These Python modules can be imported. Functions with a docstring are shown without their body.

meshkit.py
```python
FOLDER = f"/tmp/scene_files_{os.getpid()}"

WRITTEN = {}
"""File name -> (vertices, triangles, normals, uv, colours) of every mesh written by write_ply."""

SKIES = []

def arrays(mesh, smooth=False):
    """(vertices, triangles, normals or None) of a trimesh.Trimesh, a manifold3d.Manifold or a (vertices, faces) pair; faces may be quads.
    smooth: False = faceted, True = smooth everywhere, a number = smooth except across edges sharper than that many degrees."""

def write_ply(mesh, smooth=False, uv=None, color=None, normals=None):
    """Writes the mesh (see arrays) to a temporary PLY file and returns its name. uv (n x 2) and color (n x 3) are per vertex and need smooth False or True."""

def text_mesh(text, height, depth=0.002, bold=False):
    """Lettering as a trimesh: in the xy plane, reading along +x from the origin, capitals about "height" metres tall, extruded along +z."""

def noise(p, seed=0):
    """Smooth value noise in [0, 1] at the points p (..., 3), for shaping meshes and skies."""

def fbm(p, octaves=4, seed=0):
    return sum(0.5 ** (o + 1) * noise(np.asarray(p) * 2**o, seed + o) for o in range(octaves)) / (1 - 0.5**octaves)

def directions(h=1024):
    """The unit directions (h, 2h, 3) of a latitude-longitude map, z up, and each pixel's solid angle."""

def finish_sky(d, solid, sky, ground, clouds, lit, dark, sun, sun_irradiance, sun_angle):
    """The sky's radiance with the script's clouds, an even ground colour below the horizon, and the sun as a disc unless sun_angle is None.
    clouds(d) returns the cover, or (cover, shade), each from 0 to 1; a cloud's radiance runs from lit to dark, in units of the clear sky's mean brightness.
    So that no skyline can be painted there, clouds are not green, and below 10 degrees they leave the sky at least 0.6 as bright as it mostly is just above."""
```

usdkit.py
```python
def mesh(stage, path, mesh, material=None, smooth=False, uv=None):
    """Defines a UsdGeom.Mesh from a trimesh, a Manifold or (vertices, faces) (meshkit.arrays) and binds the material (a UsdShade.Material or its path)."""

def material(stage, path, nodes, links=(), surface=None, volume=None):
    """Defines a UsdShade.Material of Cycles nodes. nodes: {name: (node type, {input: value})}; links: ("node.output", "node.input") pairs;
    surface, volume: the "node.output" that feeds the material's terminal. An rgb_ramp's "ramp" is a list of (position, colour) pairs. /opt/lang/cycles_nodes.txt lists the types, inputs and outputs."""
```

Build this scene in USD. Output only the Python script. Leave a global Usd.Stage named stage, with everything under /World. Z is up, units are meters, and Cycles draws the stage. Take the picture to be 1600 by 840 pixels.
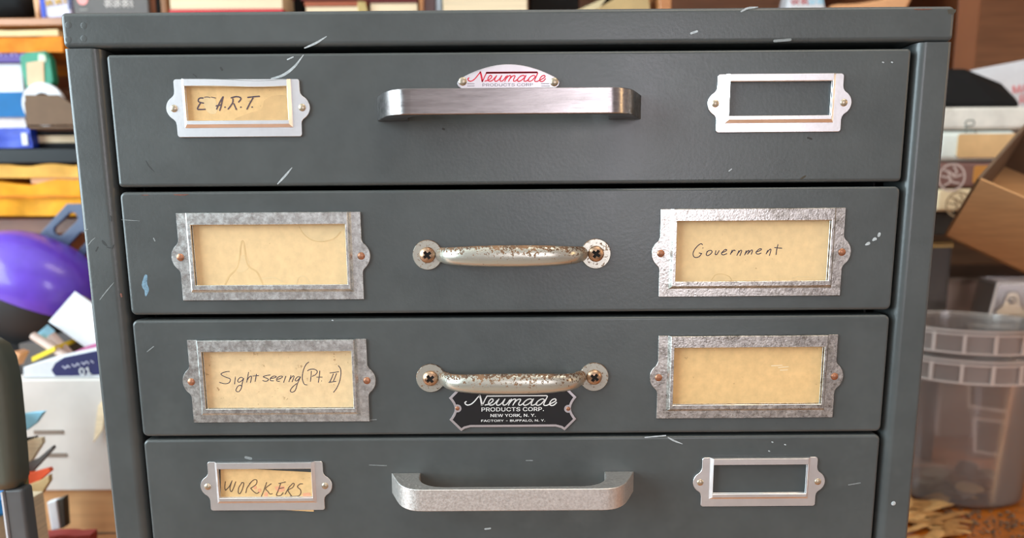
import math, random
import numpy as np, trimesh, shapely, manifold3d, mapbox_earcut
from shapely.geometry import Polygon, LineString, Point, box as sbox
from shapely.ops import unary_union
import usdkit, meshkit
from pxr import Usd, UsdGeom, UsdLux, UsdShade, Gf, Sdf

stage = Usd.Stage.CreateInMemory()
UsdGeom.SetStageUpAxis(stage, 'Z'); UsdGeom.SetStageMetersPerUnit(stage, 1.0)
UsdGeom.Xform.Define(stage, '/World'); UsdGeom.Scope.Define(stage, '/World/Looks')
rng = random.Random(7); nrng = np.random.default_rng(7)
H = 0.38                                    # height of the cabinet; its front is the plane y = 0, the table top z = 0

# ------------------------------------------------------------------ camera
F, PX, PY = 1160.0, 800.0, 533.0
CAM = np.array([0.00129, -0.33461, H - 0.08457]); PITCH, YAW, ROLL = 0.173402, -0.001237, -0.007328
cp, sp, cy, sy, cr, sr = math.cos(PITCH), math.sin(PITCH), math.cos(YAW), math.sin(YAW), math.cos(ROLL), math.sin(ROLL)
FWD = np.array([sy * cp, cy * cp, -sp]); RT0 = np.array([cy, -sy, 0]); UP0 = np.cross(RT0, FWD)
RT, UP = cr * RT0 + sr * UP0, -sr * RT0 + cr * UP0
cam = UsdGeom.Camera.Define(stage, '/World/camera')
FL = 5.7
cam.CreateFocalLengthAttr(FL); cam.CreateHorizontalApertureAttr(FL * 1600 / F); cam.CreateVerticalApertureAttr(FL * 840 / F)
cam.CreateVerticalApertureOffsetAttr((PY - 420) / F * FL)
cam.CreateFStopAttr(1.7); cam.CreateFocusDistanceAttr(0.335); cam.CreateClippingRangeAttr(Gf.Vec2f(0.01, 100))
cam.CreateExposureAttr(-0.52)
cam.AddTransformOp().Set(Gf.Matrix4d(*RT, 0, *UP, 0, *(-FWD), 0, *CAM, 1))

def ray(px, py):
    return FWD + RT * (px - PX) / F - UP * (py - PY) / F
def at(px, py, Y):                          # the point of the plane y = Y that a pixel shows
    d = ray(px, py); return CAM + d * ((Y - CAM[1]) / d[1])
def on(px, py, z):                          # the point of the level z that a pixel shows
    d = ray(px, py); return CAM + d * ((z - CAM[2]) / d[2])

# ------------------------------------------------------------------ light
def lin(c):
    c = np.asarray(c, float) / 255
    return tuple(np.where(c <= 0.04045, c / 12.92, ((c + 0.055) / 1.055) ** 2.4))
def rect_light(name, loc, look, w, h, color, power):
    l = UsdLux.RectLight.Define(stage, '/World/' + name)
    l.CreateWidthAttr(w); l.CreateHeightAttr(h); l.CreateColorAttr(Gf.Vec3f(*color)); l.CreateIntensityAttr(power)
    z = -np.asarray(look, float); z /= np.linalg.norm(z); x = np.cross((0, 0, 1) if abs(z[2]) < .9 else (0, 1, 0), z); x /= np.linalg.norm(x); y = np.cross(z, x)
    l.AddTransformOp().Set(Gf.Matrix4d(*x, 0, *y, 0, *z, 0, *loc, 1))
rect_light('window_daylight', (-1.56, -0.62, 0.80), (1, 0, 0), 1.9, 1.3, (0.74, 0.92, 1.0), 15.0)
rect_light('window_daylight_front', (0.42, -2.36, 0.56), (0, 1, 0), 0.5, 0.75, (1.0, 0.93, 1.0), 11.0)
rect_light('ceiling_lamp_light', (0.45, -0.45, 1.66), (0, 0, -1), 0.9, 0.5, (1.0, 0.84, 0.66), 8.0)
rect_light('desk_lamp_light', (1.56, -0.75, 0.72), (-1, 0, 0), 0.4, 0.5, (1.0, 0.66, 0.30), 9.0)
dome = UsdLux.DomeLight.Define(stage, '/World/sky'); dome.CreateColorAttr(Gf.Vec3f(0.75, 0.87, 1.0)); dome.CreateIntensityAttr(0.6)

# ------------------------------------------------------------------ materials
def mat(name, base, rough=0.5, metal=0.0, var=0.12, vscale=60, stretch=(1, 1, 1), bump=0.0, bscale=600, detail=4, extra=None, spec=0.5, coat=0.0, alpha=1.0, rvar=0.0, trans=0.0):
    """A principled surface whose colour wanders with noise; extra: list of (scale, lo, hi, colour, amount) specks or patches."""
    b = np.array(base, float)
    n = {'g': ('geometry', {}), 'm': ('mapping', {'scale': stretch}), 'n': ('noise_texture', {'scale': vscale, 'detail': detail, 'roughness': 0.6}),
         'r': ('rgb_ramp', {'ramp': [(0.3, tuple(b * (1 - var))), (0.7, tuple(np.minimum(b * (1 + var), 1)))]}),
         'p': ('principled_bsdf', {'roughness': rough, 'metallic': metal, 'specular_ior_level': spec, 'coat_weight': coat, 'alpha': alpha, 'transmission_weight': trans})}
    l = [('g.position', 'm.vector'), ('m.vector', 'n.vector'), ('n.fac', 'r.fac')]
    last = 'r.color'
    for k, (sc, lo, hi, col, amt) in enumerate(extra or []):
        n[f'e{k}'] = ('noise_texture', {'scale': sc, 'detail': 5, 'roughness': 0.65})
        n[f'o{k}'] = ('mapping', {'location': (3.1 * k + 1.3, 2.7 * k, 1.9 * k)})
        n[f'q{k}'] = ('map_range', {'from_min': lo, 'from_max': hi, 'to_min': 0.0, 'to_max': amt, 'clamp': True})
        n[f'x{k}'] = ('mix', {'color2': col})
        l += [('m.vector', f'o{k}.vector'), (f'o{k}.vector', f'e{k}.vector'), (f'e{k}.fac', f'q{k}.value'), (f'q{k}.result', f'x{k}.fac'), (last, f'x{k}.color1')]
        last = f'x{k}.color'
    l.append((last, 'p.base_color'))
    if rvar:
        n['rv'] = ('map_range', {'from_min': 0.3, 'from_max': 0.7, 'to_min': rough - rvar, 'to_max': rough + rvar, 'clamp': True}); l += [('n.fac', 'rv.value'), ('rv.result', 'p.roughness')]
    if bump:
        n['bn'] = ('noise_texture', {'scale': bscale, 'detail': 3}); n['b'] = ('bump', {'strength': bump, 'distance': 0.0006})
        l += [('m.vector', 'bn.vector'), ('bn.fac', 'b.height'), ('b.normal', 'p.normal')]
    return usdkit.material(stage, '/World/Looks/' + name, n, l, surface='p.BSDF')

PAINT = mat('grey_enamel', (0.070, 0.076, 0.075), 0.325, var=0.10, vscale=26, bump=0.09, bscale=650, rvar=0.04,
            extra=[(260, 0.745, 0.77, (0.02, 0.02, 0.02), 0.8), (330, 0.76, 0.78, (0.45, 0.46, 0.45), 0.8), (14, 0.62, 0.75, (0.11, 0.118, 0.112), 0.5)])
EDGEWEAR = mat('rusty_edge', (0.16, 0.055, 0.035), 0.7, var=0.4, vscale=400)
BAREEDGE = mat('bare_edge', (0.55, 0.50, 0.40), 0.3, metal=1.0, var=0.2, vscale=300)
DARK = mat('inside_shade', (0.012, 0.011, 0.010), 0.8)  # near-black puts the shade of gaps and slots into the colour
ALU = mat('satin_aluminium', (0.86, 0.86, 0.87), 0.36, metal=1.0, var=0.05, vscale=120, bump=0.05, bscale=700, extra=[(180, 0.70, 0.76, (0.35, 0.31, 0.26), 0.5)])
BRUSHED = mat('brushed_aluminium', (0.32, 0.295, 0.29), 0.28, metal=1.0, var=0.10, vscale=260, stretch=(0.12, 1, 1), bump=0.10, bscale=900, rvar=0.06)
WORNALU = mat('worn_aluminium', (0.68, 0.65, 0.62), 0.50, metal=1.0, var=0.10, vscale=900, bump=0.12, bscale=1200, rvar=0.08, extra=[(600, 0.60, 0.68, (0.50, 0.45, 0.40), 0.5)])
PLATED = mat('tarnished_plating', (0.74, 0.75, 0.73), 0.30, metal=1.0, var=0.08, vscale=400, bump=0.10, bscale=1300, rvar=0.08,
             extra=[(900, 0.58, 0.70, (0.30, 0.29, 0.27), 0.6), (160, 0.56, 0.72, (0.36, 0.35, 0.32), 0.6), (700, 0.68, 0.73, (0.06, 0.05, 0.045), 0.8)])
BLACKPLATED = mat('pitted_plating', (0.62, 0.60, 0.565), 0.30, metal=1.0, var=0.1, vscale=400, bump=0.14, bscale=1100, rvar=0.08,
             extra=[(850, 0.55, 0.66, (0.16, 0.14, 0.11), 0.75), (120, 0.54, 0.68, (0.20, 0.18, 0.14), 0.6), (800, 0.66, 0.71, (0.03, 0.025, 0.02), 0.8)])
RIVET = mat('brass_rivet', (0.52, 0.44, 0.33), 0.38, metal=1.0, var=0.2, vscale=500, bump=0.1)
COPPER = mat('copper_rivet', (0.42, 0.20, 0.12), 0.45, metal=1.0, var=0.3, vscale=700, bump=0.1)
SCREW = mat('rusty_screw', (0.50, 0.33, 0.22), 0.38, metal=1.0, var=0.35, vscale=420, bump=0.2, extra=[(300, 0.58, 0.66, (0.16, 0.07, 0.035), 0.8)])
# handle enamel: silver-grey with rust that gathers on the upward faces
def rusted(name):
    n = {'g': ('geometry', {}), 's': ('separate_xyz', {}), 'n': ('noise_texture', {'scale': 750, 'detail': 5, 'roughness': 0.7}), 'n2': ('noise_texture', {'scale': 130, 'detail': 3}),
         'up': ('map_range', {'from_min': -0.3, 'from_max': 0.95, 'to_min': -0.07, 'to_max': 0.16, 'clamp': True}),
         'a': ('math', {'math_type': 'add'}), 'a2': ('math', {'math_type': 'multiply_add', 'value2': 0.16}), 'q': ('map_range', {'from_min': 0.645, 'from_max': 0.675, 'clamp': True}),
         'rc': ('rgb_ramp', {'ramp': [(0.35, (0.07, 0.035, 0.018)), (0.65, (0.24, 0.125, 0.06))]}), 'x': ('mix', {'color1': (0.52, 0.50, 0.43)}),
         'rr': ('map_range', {'to_min': 0.30, 'to_max': 0.8}), 'mm': ('map_range', {'to_min': 0.75, 'to_max': 0.0}), 'b': ('bump', {'strength': 0.35, 'distance': 0.0004, 'invert': True}), 'p': ('principled_bsdf', {})}
    l = [('g.position', 'n.vector'), ('g.position', 'n2.vector'), ('g.normal', 's.vector'), ('s.z', 'up.value'), ('n.fac', 'a.value1'), ('up.result', 'a.value2'), ('n2.fac', 'a2.value1'), ('a.value', 'a2.value3'),
         ('a2.value', 'q.value'), ('n2.fac', 'rc.fac'), ('rc.color', 'x.color2'), ('q.result', 'x.fac'), ('x.color', 'p.base_color'), ('q.result', 'rr.value'), ('rr.result', 'p.roughness'),
         ('q.result', 'mm.value'), ('mm.result', 'p.metallic'), ('q.result', 'b.height'), ('b.normal', 'p.normal')]
    return usdkit.material(stage, '/World/Looks/' + name, n, l, surface='p.BSDF')
RUSTED = rusted('rusted_silver_enamel')
CARD = mat('kraft_card', (0.76, 0.49, 0.22), 0.75, var=0.09, vscale=260, extra=[(340, 0.66, 0.72, (0.34, 0.17, 0.06), 0.6), (30, 0.55, 0.75, (0.72, 0.42, 0.16), 0.35)])
CARDPALE = mat('pale_card', (0.79, 0.55, 0.285), 0.75, var=0.07, vscale=260, extra=[(420, 0.70, 0.74, (0.34, 0.19, 0.08), 0.6)])
CARDSPECK = mat('speckled_card', (0.78, 0.55, 0.30), 0.75, var=0.10, vscale=260, extra=[(330, 0.635, 0.69, (0.32, 0.16, 0.06), 0.75), (30, 0.55, 0.75, (0.72, 0.45, 0.2), 0.3)])
STAIN = mat('tide_mark', (0.68, 0.46, 0.22), 0.75, var=0.1, vscale=200)
STAINPALE = mat('pale_tide_mark', (0.75, 0.54, 0.29), 0.75, var=0.08, vscale=200)
REDSTAIN = mat('red_blot', (0.78, 0.36, 0.20), 0.75, var=0.1, vscale=300)
INK = mat('ink', (0.035, 0.03, 0.05), 0.6)
PENCIL = mat('brown_ink', (0.10, 0.065, 0.04), 0.6)
PURPLEINK = mat('faded_marker', (0.085, 0.05, 0.06), 0.6)
SCUFFW = mat('white_scuff', (0.42, 0.45, 0.46), 0.5, var=0.25, vscale=700)
SCRPALE = mat('pale_scratch', (0.22, 0.235, 0.235), 0.5, var=0.25, vscale=700)
SCUFFB = mat('blue_chip', (0.16, 0.27, 0.36), 0.5, var=0.5, vscale=700)
REDPRINT = mat('red_print', (0.62, 0.01, 0.035), 0.4)
GREYPRINT = mat('grey_print', (0.10, 0.10, 0.12), 0.5)
BLACKPRINT = mat('black_print', (0.006, 0.006, 0.007), 0.35)
SILVERPRINT = mat('silver_print', (0.82, 0.82, 0.80), 0.4, metal=0.3)
PLATEALU = mat('plate_aluminium', (0.64, 0.61, 0.63), 0.38, metal=1.0, var=0.05, vscale=200)
def plain(name, rgb, rough=0.6, **k):
    return mat(name, lin(rgb), rough, **{'var': 0.10, 'vscale': 40, **k})
def glassy(name, tint, rough, clear, frost):
    n = {'t': ('transparent_bsdf', {'color': tint}), 'gl': ('glossy_bsdf', {'roughness': rough, 'color': (0.9, 0.9, 0.9)}), 'd': ('principled_bsdf', {'base_color': frost, 'roughness': 0.4}),
         'f': ('fresnel', {'IOR': 1.45}), 'm1': ('mix_closure', {}), 'm2': ('mix_closure', {'fac': 1 - clear})}
    return usdkit.material(stage, '/World/Looks/' + name, n, [('f.fac', 'm1.fac'), ('t.BSDF', 'm1.closure1'), ('gl.BSDF', 'm1.closure2'), ('m1.closure', 'm2.closure1'), ('d.BSDF', 'm2.closure2')], surface='m2.closure')
CLEAR = glassy('clear_plastic', (0.97, 0.96, 0.95), 0.16, 0.88, (0.75, 0.68, 0.64))
FROST = glassy('frosted_plastic', (0.9, 0.88, 0.87), 0.2, 0.70, (0.80, 0.72, 0.67))
RIM = glassy('plastic_rim', (0.9, 0.88, 0.86), 0.15, 0.18, (0.9, 0.84, 0.79))
CRYSTAL = glassy('crystal_plastic', (0.94, 0.92, 0.9), 0.12, 0.97, (0.75, 0.68, 0.64))
PANE = glassy('window_glass', (1, 1, 1), 0.02, 1.0, (0, 0, 0))

# ------------------------------------------------------------------ building things
used = {}
def numbered(parent, name):
    k = used.get((parent, name), 0); used[(parent, name)] = k + 1
    return f'{parent}/{name}' + (f'_{k:03d}' if k else '')
origin = {}
def tag(prim, label=None, cat=None, group=None, kind=None):
    for k, v in (('label', label), ('category', cat), ('group', group), ('kind', kind)):
        if v: prim.SetCustomDataByKey(k, v)
def X(name, label, cat, loc=(0, 0, 0), group=None):
    p = numbered('/World', name); x = UsdGeom.Xform.Define(stage, p); x.AddTranslateOp().Set(Gf.Vec3d(*map(float, loc)))
    origin[p] = np.array(loc, float); tag(x.GetPrim(), label, cat, group); return p
def M(name, mesh, material, parent=None, smooth=False, label=None, cat=None, group=None, kind=None):
    top = parent is None; parent = parent or '/World'; p = numbered(parent, name)
    v, f, nn = meshkit.arrays(mesh, smooth)
    o = origin.get(parent, np.zeros(3)); origin[p] = o
    m = usdkit.mesh(stage, p, (v - o, f), material)
    if nn is not None:
        m.CreateNormalsAttr([Gf.Vec3f(*map(float, a)) for a in nn]); m.SetNormalsInterpolation('vertex')
    tag(m.GetPrim(), label, cat, group, kind); return p
cat_ = trimesh.util.concatenate

# ------------------------------------------------------------------ shapes
def inset(ring, d):
    a, b, c = np.roll(ring, 1, 0), ring, np.roll(ring, -1, 0)
    e1 = b - a; e1 /= np.linalg.norm(e1, axis=1, keepdims=True); e2 = c - b; e2 /= np.linalg.norm(e2, axis=1, keepdims=True)
    n1, n2 = np.c_[-e1[:, 1], e1[:, 0]], np.c_[-e2[:, 1], e2[:, 0]]
    m = n1 + n2; q = np.maximum((m * m).sum(1, keepdims=True) / 2, 0.25)
    return b + m / q * d
def rings_of(poly):
    poly = shapely.geometry.polygon.orient(poly, 1.0)
    out = []
    for k, r in enumerate([poly.exterior, *poly.interiors]):
        out.append(np.array(r.coords)[:-1])
    return out
def prism(poly, layers):
    """Solid from a polygon: layers of (height, inset) from bottom to top; a hole's edge goes the other way."""
    if poly.geom_type == 'MultiPolygon':
        return cat_([prism(g, layers) for g in poly.geoms])
    rings = rings_of(poly); V, Fc, n = [], [], 0
    caps = {}
    for i, (z, d) in enumerate(layers):
        rs = [inset(r, d) for r in rings]
        caps[i] = (rs, n)
        for r in rs:
            V.append(np.c_[r, np.full(len(r), z)]); n += len(r)
    for i in range(len(layers) - 1):
        a, b = caps[i][1], caps[i + 1][1]
        for r in rings:
            k = len(r); j = np.arange(k); j2 = (j + 1) % k
            Fc += [np.c_[a + j, a + j2, b + j2], np.c_[a + j, b + j2, b + j]]; a += k; b += k
    for i, flip in ((0, True), (len(layers) - 1, False)):
        rs, base = caps[i]
        t = mapbox_earcut.triangulate_float64(np.vstack(rs), np.cumsum([len(r) for r in rs]).astype(np.uint32)).reshape(-1, 3).astype(int)
        Fc.append((t[:, ::-1] if flip else t) + base)
    return trimesh.Trimesh(np.vstack(V), np.vstack(Fc), process=False)
def fillet(h, r, steps=4, base=0.0):
    """Layers of a plate of thickness h with a rounded front edge of radius r."""
    return [(base, 0.0)] + [(base + h - r + r * math.sin(t), r * (1 - math.cos(t))) for t in np.linspace(0, math.pi / 2, steps + 1)]
def both(h, r, steps=3):
    t = np.linspace(0, math.pi / 2, steps + 1)
    return [(r - r * math.cos(a), r * (1 - math.sin(a))) for a in t] + [(h - r + r * math.sin(a), r * (1 - math.cos(a))) for a in t]
def rrect(x0, y0, x1, y1, r, seg=5):
    return sbox(x0 + r, y0 + r, x1 - r, y1 - r).buffer(r, quad_segs=seg)
FR = np.array([[1, 0, 0, 0], [0, 0, -1, 0], [0, 1, 0, 0], [0, 0, 0, 1.0]])     # local (x, y, out) -> world (x, -out, z)
def front(m, y=0.0):
    m = m.copy(); m.apply_transform(FR); m.apply_translation((0, y, 0)); return m
def top(m, z=0.0):
    m = m.copy(); m.apply_translation((0, 0, z)); return m
def bx(x0, y0, z0, x1, y1, z1, r=0.0, seg=3):
    x0, x1 = sorted((x0, x1)); y0, y1 = sorted((y0, y1)); z0, z1 = sorted((z0, z1))
    if r <= 0:
        return trimesh.creation.box(bounds=[(x0, y0, z0), (x1, y1, z1)])
    r = min(r, (x1 - x0) * .49, (y1 - y0) * .49, (z1 - z0) * .49)
    return top(prism(rrect(x0, y0, x1, y1, r, seg), both(z1 - z0, r * 0.98, seg)), z0)
def smooth_line(pts, n=6):
    p = np.asarray(pts, float)
    if len(p) < 3: return p
    q = np.vstack([2 * p[0] - p[1], p, 2 * p[-1] - p[-2]]); out = []
    for i in range(1, len(q) - 2):
        for t in np.linspace(0, 1, n, endpoint=False):
            a, b, c, d = q[i - 1:i + 3]
            out.append(0.5 * (2 * b + (c - a) * t + (2 * a - 5 * b + 4 * c - d) * t * t + (3 * b - a - 3 * c + d) * t ** 3))
    return np.vstack([*out, p[-1]])
def ribbon(lines, w, thick=0.00005, smooth=True):
    g = [LineString(smooth_line(l) if smooth else l).buffer(w / 2, quad_segs=3) if len(l) > 1 else Point(l[0]).buffer(w / 2, quad_segs=3) for l in lines]
    return prism(unary_union(g).simplify(w * 0.03), [(0, 0), (thick, 0)])
def sweep(path, ra, rb, up, seg=16):
    """Tube along path; ra: half height along up, rb: half width across."""
    P = np.asarray(path, float); T = np.gradient(P, axis=0); T /= np.linalg.norm(T, axis=1, keepdims=True)
    up = np.asarray(up, float); V = []
    for k in range(len(P)):
        u = up - T[k] * (up @ T[k]); u /= np.linalg.norm(u); s = np.cross(T[k], u)
        a = np.linspace(0, 2 * math.pi, seg, endpoint=False)
        V.append(P[k] + np.outer(np.cos(a) * rb[k], s) + np.outer(np.sin(a) * ra[k], u))
    n = len(P); V = np.vstack([*V, P[0], P[-1]]); j = np.arange(seg); j2 = (j + 1) % seg; Fc = []
    for k in range(n - 1):
        a, b = k * seg, (k + 1) * seg
        Fc += [np.c_[a + j, a + j2, b + j2], np.c_[a + j, b + j2, b + j]]
    Fc += [np.c_[np.full(seg, n * seg), j2, j], np.c_[np.full(seg, n * seg + 1), (n - 1) * seg + j, (n - 1) * seg + j2]]
    m = trimesh.Trimesh(V, np.vstack(Fc), process=False); m.fix_normals(); return m
def lathe(profile, seg=40, center=(0, 0, 0)):
    m = trimesh.creation.revolve(np.asarray(profile, float), sections=seg); m.apply_translation(center); return m
def dome(r, h, seg=18):
    return lathe([(0, 0), (r, 0), (r, h * .15)] + [(r * math.cos(a), h * .15 + h * .85 * math.sin(a)) for a in np.linspace(0, math.pi / 2, 7)[1:-1]] + [(0, h)], seg)
def man(m):
    m = trimesh.Trimesh(m.vertices, m.faces, process=True)
    return manifold3d.Manifold(manifold3d.Mesh(np.asarray(m.vertices, np.float32), np.asarray(m.faces, np.uint32)))
def unman(m):
    a = m.to_mesh(); return trimesh.Trimesh(a.vert_properties[:, :3], a.tri_verts, process=False)
def hull_balls(balls, seg=24):
    return unman(manifold3d.Manifold.batch_hull([manifold3d.Manifold.sphere(r, seg).translate(tuple(map(float, c))) for c, r in balls]))
def text(s, x, z, height, width=None, bold=False, depth=0.00005):
    m = meshkit.text_mesh(s, height, depth, bold); b = m.bounds
    if width: m.apply_scale([width / (b[1][0] - b[0][0]), 1, 1]); b = m.bounds
    m.apply_translation((x - (b[0][0] + b[1][0]) / 2, z, 0)); return m

# ================================================================== the room
WALLPAINT = plain('wall_paint', (172, 158, 156), 0.9, bump=0.05); CEIL = plain('ceiling_paint', (225, 222, 216), 0.9); FLOORW = mat('floor_boards', (0.46, 0.35, 0.27), 0.45, var=0.4, vscale=14, stretch=(0.3, 5, 1))
def S(name, mesh, m, parent=None): return M(name, mesh, m, parent, kind=None if parent else 'structure')
RX, RY0, RY1, RZ0, RZ1 = 1.6, -2.4, 0.95, -0.76, 1.7
S('floor', bx(-RX, RY0, RZ0 - .05, RX, RY1, RZ0), FLOORW); S('ceiling', bx(-RX, RY0, RZ1, RX, RY1, RZ1 + .05), CEIL)
S('wall_back', bx(-RX, RY1, RZ0, RX, RY1 + .08, RZ1), WALLPAINT)
S('wall_right', bx(RX, RY0, RZ0, RX + .08, RY1, RZ1), WALLPAINT)
def wall_with_hole(a0, a1, h0, h1, hole):
    return sbox(a0, h0, a1, h1).difference(sbox(*hole))
w = prism(wall_with_hole(RY0, RY1, RZ0, RZ1, (-1.57, 0.15, 0.33, 1.45)), [(0, 0), (0.08, 0)])
w.apply_transform(np.array([[0, 0, -1, -RX], [1, 0, 0, 0], [0, 1, 0, 0], [0, 0, 0, 1.0]])); w.fix_normals(); S('wall_left', w, WALLPAINT)
w = prism(wall_with_hole(-RX, RX, RZ0, RZ1, (0.12, 0.13, 0.72, 0.99)), [(0, 0), (0.08, 0)])
w.apply_transform(np.array([[1, 0, 0, 0], [0, 0, -1, RY0], [0, 1, 0, 0], [0, 0, 0, 1.0]])); w.fix_normals(); S('wall_front', w, WALLPAINT)
WHITEWOOD = plain('white_gloss', (225, 226, 224), 0.4)
p = UsdGeom.Xform.Define(stage, '/World/window_1'); tag(p.GetPrim(), kind='structure'); used[('/World', 'window_1')] = 1
fr = sbox(-1.57, 0.15, 0.33, 1.45).difference(sbox(-1.52, 0.2, -0.645, 1.4)).difference(sbox(-0.595, 0.2, 0.28, 1.4))
fm = prism(fr, [(0, 0), (0.03, 0)]); fm.apply_transform(np.array([[0, 0, -1, -RX - .04], [1, 0, 0, 0], [0, 1, 0, 0], [0, 0, 0, 1.0]])); fm.fix_normals(); M('window_frame', fm, WHITEWOOD, '/World/window_1')
for a, b in ((-1.52, -0.645), (-0.595, 0.28)): M('pane', bx(-RX - .06, a, .2, -RX - .055, b, 1.4), PANE, '/World/window_1')
p = UsdGeom.Xform.Define(stage, '/World/window_2'); tag(p.GetPrim(), kind='structure'); used[('/World', 'window_2')] = 1
fr = sbox(0.12, 0.13, 0.72, 0.99).difference(sbox(0.16, 0.17, 0.68, 0.95))
fm = prism(fr, [(0, 0), (0.03, 0)]); fm.apply_transform(np.array([[1, 0, 0, 0], [0, 0, -1, RY0 - .04], [0, 1, 0, 0], [0, 0, 0, 1.0]])); fm.fix_normals(); M('window_frame', fm, WHITEWOOD, '/World/window_2')
M('pane', bx(0.16, RY0 - .06, .17, .68, RY0 - .055, .95), PANE, '/World/window_2')

# ================================================================== the film cabinet
C = X('film_cabinet', 'grey enamelled steel filmstrip cabinet with labelled drawers and metal handles', 'cabinet', (0, 0, 0))
W2, DEP = 0.1905, 0.305
ZS, FB = H - 0.0144, 0.0165                   # seam under the top; top of the base
DL, DR = -0.1723, 0.1730
STI = 0.0050                                  # gap between stile and drawer
M('top_panel', front(prism(rrect(-W2, ZS, W2, H, 0.0024), fillet(DEP, 0.0020, 5)), DEP), PAINT, C, smooth=35)
for s in (-1, 1):                             # stile: a channel whose inner edge rolls back into the cabinet
    xo, xi = W2, (DR if s > 0 else -DL) + 0.0020
    r = 0.0046
    prof = [(xo, 0.02)] + [(xo - 0.0022 + 0.0022 * math.cos(t), 0.0022 - 0.0022 * math.sin(t)) for t in np.linspace(0, math.pi / 2, 7)] + [(xi + r - r * math.sin(t), r - r * math.cos(t)) for t in np.linspace(0, math.pi / 2, 8)] + [(xi, 0.02)]
    ring = Polygon([(s * a, b) for a, b in prof])
    m = prism(shapely.geometry.polygon.orient(ring), [(0.0, 0), (ZS - 0.0003, 0)]); M('side_stile', m, PAINT, C, smooth=40)
    M('side_panel', bx(s * W2, 0.02, 0.0, s * (W2 - 0.001), DEP, ZS), PAINT, C)
M('back_panel', bx(-W2 + .001, DEP - .001, 0, W2 - .001, DEP, ZS), PAINT, C)
M('gap_shade_liner', bx(-0.1712, 0.02, 0.001, -0.1702, DEP - .002, ZS), DARK, C); M('gap_shade_liner', bx(0.1702, 0.02, 0.001, 0.1712, DEP - .002, ZS), DARK, C)  # added dark sheets that paint the shade behind the drawer gaps
M('base_rail', bx(DL - .003, 0.001, 0.0, DR + .003, 0.02, FB - .002, .001), PAINT, C)
for px, py in ((107, 39), (131, 40), (107, 62), (131, 60)):
    p = at(px, py, 0); d = dome(0.0014, 0.00009, 14); d = front(d); d.apply_translation(p); M('spot_weld', d, PAINT, C, smooth=40)
p = at(1396, 786, 0); d = front(dome(0.0011, 0.0004, 14)); d.apply_translation(p); M('rivet', d, SCUFFW, C, smooth=40)

rows = [(H - 0.01721, H - 0.07291), (H - 0.0749, H - 0.1299), (H - 0.1321, H - 0.1872), (H - 0.1886, H - 0.2436), (H - 0.2456, H - 0.3006), (H - 0.3026, H - 0.3596)]
YF = -0.0004                                  # drawer fronts stand a hair proud of the frame
drawers = []
for k, (zt, zb) in enumerate(rows):
    m = front(prism(rrect(DL, zb, DR, zt, 0.0018 if k == 0 else 0.0027, 5), fillet(0.009, 0.0015, 5)), 0.009 + YF)
    d = M('drawer', m, PAINT, C, smooth=35); drawers.append(d)
    M('drawer_box', bx(DL + .004, 0.0088, zb + .002, DR - .004, DEP - .01, zt - .0035), DARK, d)

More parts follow.
